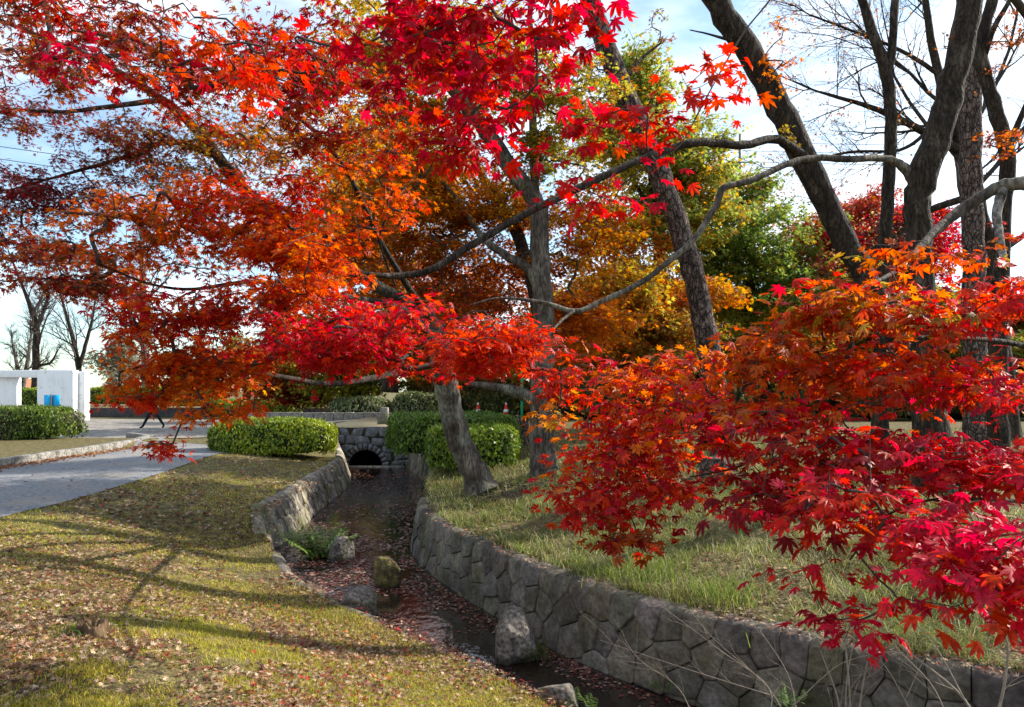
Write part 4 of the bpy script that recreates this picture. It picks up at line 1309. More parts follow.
bare('bare_tree', 'bare tree with two thin spread stems right of the white wall top',
     [[(79, 428, 54, 0.272), (79, 380, 54, 0.204), (78, 365, 54, 0.177), (72, 335, 54, 0.136), (62, 300, 54, 0.082), (57, 280, 54, 0.041)],
      [(79, 368, 54, 0.150), (87, 340, 54, 0.122), (93, 315, 54, 0.082), (97, 285, 54, 0.041)]],
     [(70, 315, 54, 24, 40, 2.2, 90), (95, 320, 54, 22, 40, 2.2, 110)], 63, reach=.38, r0=.006, rmax=.1)
bare('bare_tree', 'bare pale stemmed tree half hidden by the hanging orange leaves',
     [[(146, 424, 48, 0.306), (146, 380, 48, 0.272), (144, 330, 48, 0.231), (143, 290, 48, 0.190), (141, 240, 48, 0.122)],
      [(145, 350, 48, 0.136), (135, 330, 48, 0.109), (125, 300, 48, 0.061)]],
     [(140, 300, 48, 30, 50, 2.4, 120), (120, 350, 48, 20, 30, 2, 60)], 64, reach=.38, r0=.006, bark='palebark', rmax=.1)
bare('bare_tree', 'small leaning bare tree seen through the opening in the white wall',
     [[(24, 425, 60, 0.272), (23, 390, 60, 0.204), (28, 360, 60, 0.150), (31, 335, 60, 0.082)], [(23, 395, 60, 0.170), (17, 365, 60, 0.136), (12, 340, 60, 0.068)]],
     [(20, 350, 60, 20, 26, 2, 60)], 65, reach=.38, r0=.006, bark='palebark', rmax=.1)
bare('willow_tree', 'hazy grey green tree far behind the right end of the white wall',
     [[(117, 420, 75, 0.272), (118, 390, 75, 0.204), (120, 365, 75, 0.102)]], [(120, 372, 75, 14, 18, 2, 130)], 66, [(.28, .28, .2), (.32, .29, .2)], r0=.02, per=7, leaf=.25)
for k, (lab, px, d) in enumerate([('tangle of grey bare branches behind the hanging orange spray', 205, 46), ('grey thicket tree beside the clipped hedge by the path', 245, 44)]):
    bare('bare_tree', lab, [[(px, 424, d, .3), (px + 2, 390, d, .22), (px - 4, 360, d, .12)], [(px, 395, d, .16), (px + 18, 370, d, .1), (px + 25, 350, d, .05)]],
         [(px, 370, d, 30, 26, 2.4, 150)], 67 + k, [BROWN, OLIVE], reach=.38, r0=.006, per=2, leaf=.12, rmax=.08)

# ------------------------------------------------------------------ hedges and shrubs
def hedge(name, label, x0, x1, y0, y1, h, n, pal, seed, leaf=.045, rough=.1, group=None, cat='hedge', ang=0, power=5, zb=None, pieces=None):
    r = np.random.default_rng(seed)
    cx_, cy_ = (x0 + x1) / 2, (y0 + y1) / 2
    hx, hy = (x1 - x0) / 2, (y1 - y0) / 2
    z0 = gz(cx_, cy_) if zb is None else zb
    root = thing(name, label, cat, (cx_, cy_, z0), group)
    def surf(u, shrink=0.0):
        k = (np.abs(u) ** power).sum(1) ** (1 / power)
        q = u / k[:, None]
        w = np.stack([q[:, 0] * (hx - shrink), q[:, 1] * (hy - shrink), q[:, 2] * (h / 2 - shrink * .7)], 1)
        bump = vnoise(w + seed, 2.2, seed, 2) - .5
        w *= (1 + rough * 2 * bump)[:, None]
        ca, sa = math.cos(ang), math.sin(ang)
        return np.stack([w[:, 0] * ca - w[:, 1] * sa + cx_, w[:, 0] * sa + w[:, 1] * ca + cy_, w[:, 2] + z0 + h / 2], 1)
    nu, nv = 40, 20
    th, ph = np.meshgrid(np.linspace(0, 2 * math.pi, nu, endpoint=False), np.linspace(.02, math.pi - .02, nv))
    u = np.stack([np.cos(th) * np.sin(ph), np.sin(th) * np.sin(ph), np.cos(ph)], -1).reshape(-1, 3)
    m = MB()
    i = np.arange(nv - 1)[:, None] * nu
    j = np.arange(nu)[None]
    m.add(surf(u, .09), np.stack([i + j, i + (j + 1) % nu, i + nu + (j + 1) % nu, i + nu + j], -1).reshape(-1, 4))
    m.build('core', M['core'], root, smooth=True)
    # area-weighted points on the box, projected out
    A = np.array([hy * h, hy * h, hx * h, hx * h, hx * hy * 4])
    pick = r.choice(5, n, p=A / A.sum())
    q = r.uniform(-1, 1, (n, 3))
    q[pick == 0, 0] = 1; q[pick == 1, 0] = -1; q[pick == 2, 1] = 1; q[pick == 3, 1] = -1; q[pick == 4, 2] = 1
    pos = surf(q)
    nrm = q.copy() ** 5 / np.array([hx, hy, h / 2]) + r.normal(0, .33, (n, 3))
    pos += (nrm / np.linalg.norm(nrm, axis=1, keepdims=True)) * (r.normal(-.025, .04, (n, 1)) + np.maximum(0, r.normal(0, .05, (n, 1)) - .07))
    keep_ = r.random(n) < .18 + .82 * sstep(vnoise(pos, 4.5 / max(h, .5), seed + 2, 3), .3, .5)
    pos, nrm = pos[keep_], nrm[keep_]
    n = len(pos)
    pos[:, 2] = np.maximum(pos[:, 2], z0 + .03)
    up = np.tile([0, 0, 1.0], (n, 1)) + r.normal(0, .6, (n, 3))
    lm = MB()
    tpl_pos = pos
    s = leaf * r.uniform(.6, 1.3, n)
    f = up / np.linalg.norm(up, axis=1, keepdims=True)
    sd = np.cross(f, nrm); sd /= np.linalg.norm(sd, axis=1, keepdims=True) + 1e-9
    nn = np.cross(sd, f)
    v = np.stack([tpl_pos - f * s[:, None], tpl_pos + sd * s[:, None] * .5 + nn * s[:, None] * .15, tpl_pos + f * s[:, None], tpl_pos - sd * s[:, None] * .5 + nn * s[:, None] * .15], 1).reshape(-1, 3)
    c = palette(pal, pos, 1.2, .6, seed)
    lm.add(v, np.arange(4 * n).reshape(n, 4), np.repeat(c, 4, 0))
    lm.build('foliage', M['hedge'], root)
    return root

HG = [(.07, .11, .01), (.17, .23, .016), (.28, .34, .024), (.36, .4, .03)]
hedge('clipped_hedge', 'rounded clipped hedge on the lawn corner beside the culvert', -8.0, -4.75, 18.9, 20.7, .93, 21000, HG, 1, zb=-.14, power=3.6)
hedge('clipped_hedge', 'squat clipped hedge in front of the white wall', -18.2, -13.35, 21.6, 23.6, .96, 15000, [(.06, .11, .012), (.1, .16, .02), (.17, .24, .03), (.15, .1, .06)], 2, zb=.1)
hedge('clipped_hedge', 'long clipped hedge along the bank behind the leaning maple', -3.2, -.1, 17.9, 21.6, .98, 25000, [(.05, .1, .015), (.1, .175, .022), (.15, .23, .03)], 3, ang=.25, zb=-.05, power=7)
hedge('clipped_hedge', 'bright yellow green clipped hedge just behind the leaning trunk', -1.75, .1, 15.0, 17.2, .84, 17000, [(.09, .15, .014), (.18, .26, .022), (.28, .36, .03)], 4, zb=-.06, power=7)
VG = [(.10, .14, .05), (.2, .24, .1), (.32, .34, .2)]
hedge('shrub', 'pale variegated shrub behind the stone post', -8.4, -5.6, 33.5, 35.5, .95, 5000, VG, 5, leaf=.08, rough=.15, cat='shrub', power=2.6, zb=.3)
hedge('shrub', 'large pale variegated shrub left of the leaning trunk', -5.5, -3.3, 32.9, 35, 1.15, 5000, VG, 6, leaf=.08, rough=.18, cat='shrub', power=2.4, zb=.3)
hedge('shrub', 'small bright green shrub behind the clipped hedge by the path', -13.6, -11.4, 34, 36, 1.0, 3500, HG, 7, leaf=.08, rough=.15, cat='shrub', power=2.6)
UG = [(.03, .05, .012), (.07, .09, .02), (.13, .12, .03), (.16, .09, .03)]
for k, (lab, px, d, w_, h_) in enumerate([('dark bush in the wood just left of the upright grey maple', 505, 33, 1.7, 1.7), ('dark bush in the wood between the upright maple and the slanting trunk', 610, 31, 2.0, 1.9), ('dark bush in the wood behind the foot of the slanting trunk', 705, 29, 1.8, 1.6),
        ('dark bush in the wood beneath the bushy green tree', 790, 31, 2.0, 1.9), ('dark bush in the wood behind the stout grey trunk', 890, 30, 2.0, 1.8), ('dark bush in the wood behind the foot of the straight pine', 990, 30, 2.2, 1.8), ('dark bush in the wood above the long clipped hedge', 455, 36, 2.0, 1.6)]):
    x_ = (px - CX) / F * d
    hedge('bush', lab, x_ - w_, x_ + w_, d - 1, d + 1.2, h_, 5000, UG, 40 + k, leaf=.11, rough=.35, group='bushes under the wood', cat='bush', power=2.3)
hedge('hedge', 'dark green hedge seen through the opening in the white wall', -34, -27.6, 47, 49, 1.35, 6000, HG[:3], 8, leaf=.1, zb=.3)
hedge('hedge', 'dark green hedge on the low wall right of the white wall', -26.2, -20, 44.5, 46, 1.0, 6000, HG[:3], 9, leaf=.09, zb=.7)
hedge('hedge', 'bright trimmed hedge behind the walking person', -21.2, -17.2, 43, 44.6, 1.2, 5000, HG[1:], 10, leaf=.09, zb=.6)
hedge('hedge', 'low green hedge at the far edge of the plaza', -17, -12, 41, 42.4, .9, 4500, HG[:3], 11, leaf=.09, zb=.1)

# ------------------------------------------------------------------ white wall with an opening
def white_wall():
    D = 38.0
    X = lambda px, d=D: (px - CX) / F * d
    Z = lambda py, d=D: CAMZ + (HY - py) / F * d
    root = thing('white_wall', 'white concrete frame wall with a square opening by the plaza', 'wall', (X(40), D, 0))
    m = MB(); box(m, (X(37), D, -.1), (X(73), D + .5, Z(370))); bevel(m.build('panel', M['white'], root), .02)
    m = MB(); box(m, (X(-160), D + .003, Z(377.5)), (X(37) - .003, D + .5, Z(370) - .004)); bevel(m.build('lintel', M['white'], root), .02)
    m = MB(); box(m, (X(-60), D + .25, -.1), (X(13.5), D + .62, Z(377.5) - .003)); bevel(m.build('panel', M['white'], root), .02)
    m = MB(); box(m, (X(73) - .05, D + .503, -.1), (X(84.6, D + .5), D + 1.0, Z(371.2, D + .5))); bevel(m.build('panel', M['white'], root), .02)
white_wall()
sg = thing('blue_sign', 'plain blue two leaf sign board on a grey post before the white wall', 'sign', (P(51, 420, 35.5)[0], 35.5, 0))
m = MB()
for a, b in ((44, 51.2), (52.3, 59.6)):
    p, q = P(a, 408, 35.5), P(b, 395, 35.5)
    box(m, (p[0], 35.5, p[2]), (q[0], 35.53, q[2]))
m.build('panel', M['blue'], sg)
m = MB()
p = P(51.7, 395, 35.48)
box(m, (p[0] - .035, 35.43, -.05), (p[0] + .035, 35.497, p[2] + .03))
m.build('post', M['steel'], sg)
m = MB()
box(m, (-26.0, 43.4, -.1), (-9, 43.75, .55))
bevel(tag(m.build('low_wall', M['darkconc'], origin=(-17, 43.5, 0)), 'long dark low wall at the back of the plaza', 'wall'), .02)

# distant house glimpsed behind the hedges
def house():
    root = thing('house', 'distant pale house with an orange roof behind the bare trees', 'house', (-63.6, 95, 0))
    m = MB(); box(m, (-65.6, 95, -.1), (-61.6, 101, 2.0)); m.build('wall', M['housewall'], root)
    m = MB(); m.add([(-66, 94.6, 1.95), (-61.2, 94.6, 1.95), (-61.2, 101.4, 1.95), (-66, 101.4, 1.95), (-65, 98, 3.1), (-62.2, 98, 3.1)], [np.array([(0, 1, 5, 4), (2, 3, 4, 5)]), np.array([(1, 2, 5), (3, 0, 4)])])
    m.build('roof', M['roof'], root)
    for x in (-64.9, -63.6, -62.4):
        m = MB(); box(m, (x - .35, 94.93, .9), (x + .35, 94.985, 1.6)); m.build('window', M['glass'], root)
house()

# post on the bridge, cones, green pole, stump log
def stone_post():
    c = P(383.5, 421, 26)
    root = thing('stone_post', 'short weathered stone post with a pale cap on the bridge', 'post', (c[0], 26, .39))
    m = MB(); box(m, (c[0] - .2, 25.82, .38), (c[0] + .17, 26.18, .74)); bevel(m.build('shaft', M['stone'], root), .04)
    m = MB(); box(m, (c[0] - .1, 25.86, .74), (c[0] + .17, 26.14, .99)); bevel(m.build('cap', M['kerb'], root), .03)
stone_post()
def cone(px, lab):
    d = 31.0
    c = P(px, 0, d); z = gz(c[0], d)
    root = thing('traffic_cone', lab, 'cone', (c[0], d, z), 'cones behind the hedge')
    m = MB(); box(m, (c[0] - .19, d - .19, z), (c[0] + .19, d + .19, z + .035)); m.build('base', M['redplastic'], root)
    def ring(z0, z1, r0, r1, nm, mt):
        m = MB(); tube(m, [(c[0], d, z + z0, r0), (c[0], d, z + z1, r1)], 14); m.build(nm, M[mt], root, smooth=True)
    ring(.035, .62, .14, .05, 'body', 'redplastic'); ring(.62, .7, .05, .035, 'tip', 'whiteplastic'); ring(.3, .42, .111, .089, 'band', 'whiteplastic')
cone(478, 'red traffic cone beside the leaning trunk behind the hedge')
cone(506, 'red traffic cone by the cut stump behind the hedge')
m = MB(); c = P(522, 0, 30); tube(m, [(c[0], 30, -.05, .06), (c[0], 30, 2, .06), (c[0], 30, 4.4, .055)], 10)
tag(m.build('green_pole', M['green'], smooth=True), 'thin green pole behind the upright grey maple', 'pole')

def stump(name, label, c, r, h, seed, mat, hollow=False):
    root = thing(name, label, 'stump', c)
    m = MB()
    n, k = 40, 7
    th = np.linspace(0, 2 * math.pi, n, endpoint=False)
    prof = [(1.35, -.05), (1.12, .12 * h), (1.0, .4 * h), (.97, .8 * h), (.95, h), (.72, h * (.75 if hollow else 1.01)), (.3, h * (.5 if hollow else 1.02))]
    v = []
    for rr, z in prof:
        q = np.stack([np.cos(th), np.sin(th), np.full(n, z * 3)], 1)
        k1 = 1 + (.7 if hollow else .28) * (vnoise(q, 2.2, seed, 3) - .5) + .07 * np.sin(th * 9 + seed + 3 * z)
        zz = z + (h * .9 * (vnoise(q, 2.4, seed + 3, 3) - .5) if hollow and z > .3 * h else 0)
        v.append(np.stack([c[0] + r * rr * k1 * np.cos(th), c[1] + r * rr * k1 * np.sin(th), c[2] + zz + 0 * th], 1))
    i = np.arange(k - 1)[:, None] * n
    j = np.arange(n)[None]
    m.add(np.vstack(v), [np.stack([i + j, i + (j + 1) % n, i + n + (j + 1) % n, i + n + j], -1).reshape(-1, 4), ((k - 1) * n + np.arange(n))[None]])
    m.build('trunk_base', M[mat], root)
    return root
c = P(518, 0, 19.0)
stump('tree_stump', 'thick grey sawn stump beside the long hedge', (c[0], 19.0, gz(c[0], 19) - .03), .27, .78, 4, 'pinebark')
c = P(92, 634, 4.9)
stump('rotten_stump', 'small rotten brown stump in the leafy lawn', (c[0], 4.9, gz(c[0], 4.9) - .02), .085, .13, 9, 'rotwood', hollow=True)
c = P(715, 0, 11.5)
stump('tree_stump', 'short grey stump on the bank behind the crimson boughs', (c[0], 11.5, gz(c[0], 11.5) - .03), .24, .36, 6, 'pinebark')

# ------------------------------------------------------------------ rocks in the stream
def rock(label, px, py, wpx, hpx, seed, mat='rock', squash=1.0, depth=1.0, cut=0.25):
    d = F * (CAMZ - WZ) / (py - HY)
    c = P(px, py, d)
    w, h = wpx / F * d / 2, hpx / F * d
    r = np.random.default_rng(seed)
    import bmesh
    bm = bmesh.new()
    bmesh.ops.create_icosphere(bm, subdivisions=4, radius=1)
    v = np.array([q.co[:] for q in bm.verts])
    f = np.array([[q.index for q in fa.verts] for fa in bm.faces])
    bm.free()
    v /= ((np.abs(v) ** 3.2).sum(1) ** (1 / 3.2))[:, None]
    for _ in range(9):
        nn = r.normal(0, 1, 3); nn[2] = abs(nn[2]) * .7 if r.random() < .5 else nn[2]; nn /= np.linalg.norm(nn)
        k = v @ nn
        lim = r.uniform(.6, .95)
        v = v - np.maximum(k - lim, 0)[:, None] * nn * .97
    v *= (1 + .2 * (vnoise(v + seed, 1.6, seed, 3) - .5) + .1 * (vnoise(v + seed, 6, seed + 1, 3) - .5))[:, None]
    v /= np.abs(v).max(0)
    v = v * np.array([w, w * depth, h * .72]) + np.array([c[0], d + w * depth * .5, WZ + h * .28])
    wet = .42 + .58 * sstep(v[:, 2] + .04 * vnoise(v, 9, 1, 2), WZ + .05, WZ + .1)
    m = MB(); m.add(v, f, np.repeat(wet[:, None], 3, 1))
    return tag(m.build('rock', M[mat], origin=(c[0], d + w * depth * .5, WZ)), label, 'rock')
rock('dark rock beside the fern in the middle of the stream', 340, 561, 26, 24, 3)
rock('round mossy boulder standing alone in midstream', 384, 588, 31, 30, 5, 'mossrock')
rock('grey flat topped rock against the lawn edge', 353, 617, 46, 28, 7)
rock('tall pale angular rock leaning near the long right wall', 518, 662, 46, 52, 9, depth=.9)
rock('low brown rock at the bottom edge of the stream', 560, 710, 52, 24, 11)
rock('small pale stone at the foot of the right wall', 583, 648, 14, 18, 13)
rock('mossy stone at the wall foot past the pale stone', 657, 690, 22, 16, 15, 'mossrock')

# ------------------------------------------------------------------ plants
def blades(mb, base, length, width, lean, col, r, segs=2):
    """grass blades; base Nx3"""
    n = len(base)
    a = r.uniform(0, 2 * math.pi, n)
    dirv = np.stack([np.cos(a), np.sin(a), 0 * a], 1) * (lean * r.uniform(.2, 1, n))[:, None]
    s = r.uniform(0, 2 * math.pi, n)
    side = np.stack([np.cos(s), np.sin(s), 0 * s], 1) * (width / 2)[:, None]
    up = np.array([0, 0, 1.0])
    mid = base + (up * .6 + dirv * .35) * length[:, None]
    tip = base + (up * .85 + dirv * 1.1) * length[:, None]
    v = np.stack([base - side, base + side, mid - side * .7, mid + side * .7, tip], 1).reshape(-1, 3)
    k = np.arange(n)[:, None] * 5
    mb.add(v, [k + np.array([[0, 1, 3, 2]]), k + np.array([[2, 3, 4]])], np.repeat(col, 5, 0))

def pts_on(n, d0, d1, pxa, pxb, power=1.6):
    """random ground points, thinner with distance"""
    u = rng.random(n)
    e = 1 - power
    d = (d0 ** e + u * (d1 ** e - d0 ** e)) ** (1 / e)
    x = (rng.uniform(pxa, pxb, n) - CX) / F * d
    return x, d

def bank_filter(x, y, side, gap=.16):
    dl, dr = pl_dist(x, y, LES), pl_dist(x, y, RES)
    ins = inside(x, y, CHS)
    return (~ins) & ((dl < dr) if side == 'l' else (dr < dl)) & (np.minimum(dl, dr) > gap) & (y < 24)

PATHEDGE = curve2(np.array([(-6.0, 3), (-6.3, 9), (-6.75, 14), (-7.3, 18), (-7.2, 20.4)]), 8)
def on_path(x, y):
    return x < np.interp(y, PATHEDGE[:, 1], PATHEDGE[:, 0])

LAWN = [(.2, .2, .02), (.45, .38, .05), (.54, .43, .1), (.36, .37, .03), (.5, .48, .05)]
x, y = pts_on(330000, 2.7, 21, -140, 600, 1.7)
ok = bank_filter(x, y, 'l', .12) & ~on_path(x, y)
x, y = x[ok], y[ok]
q = np.stack([x, y, 0 * x], 1)
dens = vnoise(q, 1.1, 21, 3) * .6 + vnoise(q, 6, 22, 2) * .4
ok = rng.random(len(x)) < sstep(dens, .33, .56)
x, y, q = x[ok], y[ok], q[ok]
b = np.stack([x, y, hz(x, y) - .004], 1)
gm = MB()
patch = vnoise(q, 2.5, 25, 2)
ln = rng.uniform(.018, .04, len(x)) * (.7 + 1.1 * patch ** 2)
blades(gm, b, ln, rng.uniform(.004, .007, len(x)) * np.clip(y / 6, .8, 2.4), np.full(len(x), .9), palette(LAWN, b, .8, .5, 3), rng)
tag(gm.build('lawn_grass', M['grass']), 'short patchy grass of the left lawn', 'grass', kind='stuff')

BANK = [(.38, .32, .16), (.09, .13, .025), (.3, .26, .11), (.2, .25, .05), (.15, .1, .045), (.46, .4, .22)]
x, y = pts_on(230000, 3.6, 23, 380, 1250, 1.5)
ok = bank_filter(x, y, 'r', .2)
x, y = x[ok], y[ok]
q = np.stack([x, y, 0 * x], 1)
tuft = vnoise(q, 1.7, 31, 3)
ok = rng.random(len(x)) < sstep(tuft, .38, .54)
x, y, q, tuft = x[ok], y[ok], q[ok], tuft[ok]
b = np.stack([x, y, hz(x, y) - .005], 1)
gm = MB()
blades(gm, b, rng.uniform(.04, .16, len(x)) * (.2 + 2.9 * np.clip(tuft - .34, 0, 1)), rng.uniform(.004, .008, len(x)) * np.clip(y / 6, .8, 2.4), np.full(len(x), 1.9), palette(BANK, b, 1.6, .55, 5), rng)
x, y = pts_on(80000, 3.6, 20, 380, 1250, 1.5)
ok = bank_filter(x, y, 'r', .14)
x, y = x[ok], y[ok]
q = np.stack([x, y, 0 * x], 1)
tf = vnoise(q, 2.6, 33, 2)
ok = rng.random(len(x)) < sstep(tf, .42, .62)
x, y, tf = x[ok], y[ok], tf[ok]
b = np.stack([x, y, hz(x, y) - .005], 1)
blades(gm, b, rng.uniform(.06, .2, len(x)), rng.uniform(.003, .006, len(x)) * np.clip(y / 6, .8, 2.2), np.full(len(x), 1.5), palette([(.2, .28, .045), (.46, .4, .2), (.12, .19, .03), (.3, .34, .07), (.52, .46, .27), (.15, .22, .035)], b, 1.1, .5, 8), rng)
tag(gm.build('bank_grass', M['grass']), 'dry straw and green tufted grass on the right bank', 'grass', kind='stuff')

# weeds along the foot of the right wall
x, y = pts_on(26000, 4, 11, 380, 900, 1.5)
dr = pl_dist(x, y, RES)
ok = inside(x, y, CHS) & (dr < .12) & (rng.random(len(x)) < sstep(vnoise(np.stack([x, y, 0 * x], 1), 2.2, 51, 2), .45, .7))
x, y = x[ok], y[ok]
gm = MB()
b = np.stack([x, y, np.full(len(x), WZ - .01)], 1)
blades(gm, b, rng.uniform(.03, .12, len(x)), rng.uniform(.004, .008, len(x)), np.full(len(x), 1.0), palette([(.06, .08, .02), (.12, .15, .025), (.16, .14, .05)], b, 2, .6, 9), rng)
tag(gm.build('waterline_weeds', M['grass']), 'drab weeds growing along the foot of the right wall', 'weeds', kind='stuff')

# fallen leaves on lawn, banks and paving
FALL = [(.34, .19, .10), (.2, .11, .06), (.42, .29, .18), (.11, .06, .036), (.26, .08, .04), (.48, .36, .25), (.15, .08, .045), (.40, .25, .14), (.44, .32, .2), (.33, .05, .03)]
def scatter(n, d0, d1, a, b_, power, filt, pal, size, z=None, kind='mid', tilt=.35, lift=.01, seed=0, curl=(-.5, .6)):
    x, y = pts_on(n, d0, d1, a, b_, power)
    ok = filt(x, y)
    x, y = x[ok], y[ok]
    n = len(x)
    p = np.stack([x, y, (hz(x, y, False) if z is None else np.full(n, z)) + lift + rng.random(n) * lift], 1)
    ang = rng.uniform(0, 2 * math.pi, n)
    fw = np.stack([np.cos(ang), np.sin(ang), rng.normal(0, tilt, n)], 1)
    nr = np.stack([rng.normal(0, tilt, n), rng.normal(0, tilt, n), np.ones(n)], 1)
    c = palette(pal, p, .7, .75, seed)
    m = MB()
    add_leaves(m, p, fw, nr, size * rng.uniform(.6, 1.25, n) * np.clip(y / 8, .9, 1.4), c, kind, curl, None)
    return m
def clump_filter(side, gap=.05, thr=(.3, .62), f=.9, sd=77):
    def g(x, y):
        q = np.stack([x, y, 0 * x], 1)
        ok = bank_filter(x, y, side, gap) & (rng.random(len(x)) < sstep(vnoise(q, f, sd, 3), *thr))
        return ok & (~on_path(x, y) if side == 'l' else True)
    return g
m = scatter(80000, 2.7, 20, -100, 600, 1.75, clump_filter('l'), FALL, .033, seed=1)
tag(m.build('fallen_leaves', M['litter']), 'dry brown and red leaves strewn over the left lawn', 'leaves', kind='stuff')
m = scatter(1200, 2.9, 8, 250, 640, 1.5, clump_filter('l', .02, (.2, .5)), [RED, CRIM, DKRED, RUST], .03, seed=2)
tag(m.build('fallen_leaves', M['litter']), 'fresh red maple leaves fallen near the low stream edge', 'leaves', kind='stuff')
m = scatter(24000, 4, 22, 400, 1200, 1.5, clump_filter('r', .1), FALL, .03, seed=3)
tag(m.build('fallen_leaves', M['litter']), 'brown leaves scattered among the grass of the right bank', 'leaves', kind='stuff')
m = scatter(500, 6, 22, -200, 260, 1.5, lambda x, y: on_path(x, y) & (x > -10.3), FALL, .03, seed=14, lift=.018)
tag(m.build('fallen_leaves', M['litter']), 'few dry leaves scattered over the grey path', 'leaves', kind='stuff')
n_ = 2200
ky = rng.uniform(8, 22, n_)
kx = -10.47 + np.abs(rng.normal(0, .2, n_)) + .12 * np.clip(ky - 16, 0, 9) * -.02
kp_ = np.stack([kx, ky, hz(kx, ky, False) + rng.uniform(.018, .05, n_)], 1)
ka = rng.uniform(0, 2 * math.pi, n_)
m = MB()
add_leaves(m, kp_, np.stack([np.cos(ka), np.sin(ka), rng.normal(0, .4, n_)], 1), np.stack([rng.normal(0, .4, n_), rng.normal(0, .4, n_), np.ones(n_)], 1), .05 * rng.uniform(.6, 1.3, n_), palette([(.34, .15, .07), (.24, .1, .05), (.4, .24, .13), (.3, .1, .04)], kp_, .7, .75, 4), 'mid', (-.5, .6))
tag(m.build('fallen_leaves', M['litter']), 'strip of brown leaves gathered along the kerb', 'leaves', kind='stuff')

def stream_filter(x, y):
    q = np.stack([x, y, 0 * x], 1)
    dr = np.minimum(pl_dist(x, y, RES), pl_dist(x, y, LES))
    cover = sstep(vnoise(q, 1.5, 91, 3), .46, .7) * sstep(y, 6.0, 8.5) + .32 * sstep(vnoise(q, 3, 92, 2), .4, .7) + .7 * (1 - sstep(dr, .05, .35)) * sstep(y, 5.5, 7)
    return inside(x, y, CHS) & (y < 23.6) & (rng.random(len(x)) < cover)
WET = [(.11, .035, .025), (.2, .07, .045), (.10, .045, .03), (.27, .14, .10), (.08, .022, .02), (.34, .22, .17), (.2, .025, .022), (.07, .035, .025)]
x, y = None, None
m = scatter(60000, 4.2, 23.6, 270, 760, 1.6, stream_filter, WET, .034, z=WZ, lift=.004, tilt=.1, seed=6, curl=(-.15, .25))
tag(m.build('floating_leaves', M['floating']), 'carpet of wet red brown leaves floating on the stream', 'leaves', kind='stuff')

def fern(label, px, py, z, n, ln, seed, cat='plant', name='fern', pal=((.05, .11, .015), (.1, .17, .025))):
    r = np.random.default_rng(seed)
    d = F * (CAMZ - z) / (py - HY)
    c = P(px, py, d)
    root = thing(name, label, cat, c)
    sm, lm = MB(), MB()
    for k in range(n):
        a = r.uniform(0, 2 * math.pi); l = ln * r.uniform(.6, 1.1); e = r.uniform(.8, 1.45)
        t = np.linspace(0, 1, 10)
        rad = l * np.sin(t * 1.4) * math.cos(e) + .02
        zz = l * (t * math.sin(e) - .35 * t ** 2)
        off = r.normal(0, .04, 2)
        st = np.stack([c[0] + off[0] + np.cos(a) * rad, c[1] + off[1] + np.sin(a) * rad, c[2] + zz, np.full(10, .002)], 1)
        tube(sm, st, 3, cap=False)
        m2 = 9
        for j in range(1, 10):
            for sgn in (-1, 1):
                w = l * .22 * (1 - (j / 10) ** 2 * .8)
                b0 = st[j, :3]
                dr = np.array([-math.sin(a) * sgn + .5 * math.cos(a), math.cos(a) * sgn + .5 * math.sin(a), -.15 + r.normal(0, .2)])
                fw = np.array([math.cos(a), math.sin(a), .1])
                col = np.array(pal[0]) + (np.array(pal[1]) - np.array(pal[0])) * r.random()
                lm.add([b0 - fw * w * .16, b0 + dr * w * .55 - fw * w * .14, b0 + dr * w, b0 + dr * w * .55 + fw * w * .16, b0 + fw * w * .1], np.array([(0, 1, 2, 3, 4)]), col)
    sm.build('stem', M['twig'], root)
    lm.build('frond', M['hedge'], root)
fern('leafy green fern clump beside the dark rock in the stream', 320, 556, WZ, 34, .8, 1, pal=((.1, .17, .025), (.2, .27, .05)))
fern('small green plant at the foot of the right wall by the bottom edge', 592, 706, WZ + .1, 7, .2, 2)
fern('young green sprig beside the dry stems at the bottom edge', 790, 706, -.55, 8, .22, 3)
fern('low green sprig at the wall foot right of the pale rock', 662, 688, WZ + .08, 8, .16, 4)

def tuft_plant(label, pts, n, ln, pal, seed, z=None, spread=.1):
    r = np.random.default_rng(seed)
    px, py, zz = pts
    d = F * (CAMZ - zz) / (py - HY)
    c = P(px, py, d)
    c[2] = zz
    b = c + np.concatenate([r.normal(0, spread, (n, 2)), np.zeros((n, 1))], 1)
    m = MB()
    blades(m, b - np.array([0, 0, .02]), r.uniform(.5, 1, n) * ln, r.uniform(.004, .008, n), np.full(n, 1.0), palette(pal, b, 2, .8, seed), r)
    tag(m.build('grass_tuft', M['grass'], origin=c), label, 'grass tuft')
tuft_plant('drab grass tuft against the tall pale rock', (536, 655, WZ + .05), 120, .22, [(.12, .11, .03), (.09, .13, .03)], 3, spread=.06)
for k, (px, py, lab) in enumerate([(655, 575, 'bright green grass tuft above the wall near the lowest left crimson leaves'), (725, 600, 'green grass tuft on the wall top in the middle of the bank'), (935, 665, 'dark green spiky tuft on the wall top at the right'), (610, 580, 'green grass tuft on the wall top left of the brighter one')]):
    d = F * 1.75 / (py - HY)
    tuft_plant(lab, (px, py, gz((px - CX) / F * d, d)), 420, .3, [(.12, .2, .02), (.22, .28, .05), (.3, .28, .12)], 10 + k, spread=.16)
d = F * 1.78 / (685 - HY)
tuft_plant('ragged straw and green tuft on the wall top at the right edge', (985, 685, gz((985 - CX) / F * d, d)), 380, .26, [(.1, .15, .02), (.2, .24, .05), (.4, .36, .18)], 31, spread=.2)
d = F * 1.78 / (655 - HY)
tuft_plant('ragged tuft on the wall top behind the dry stalks', (860, 655, gz((860 - CX) / F * d, d)), 380, .26, [(.1, .15, .02), (.2, .24, .05), (.4, .36, .18)], 32, spread=.2)
d = F * 1.78 / (628 - HY)
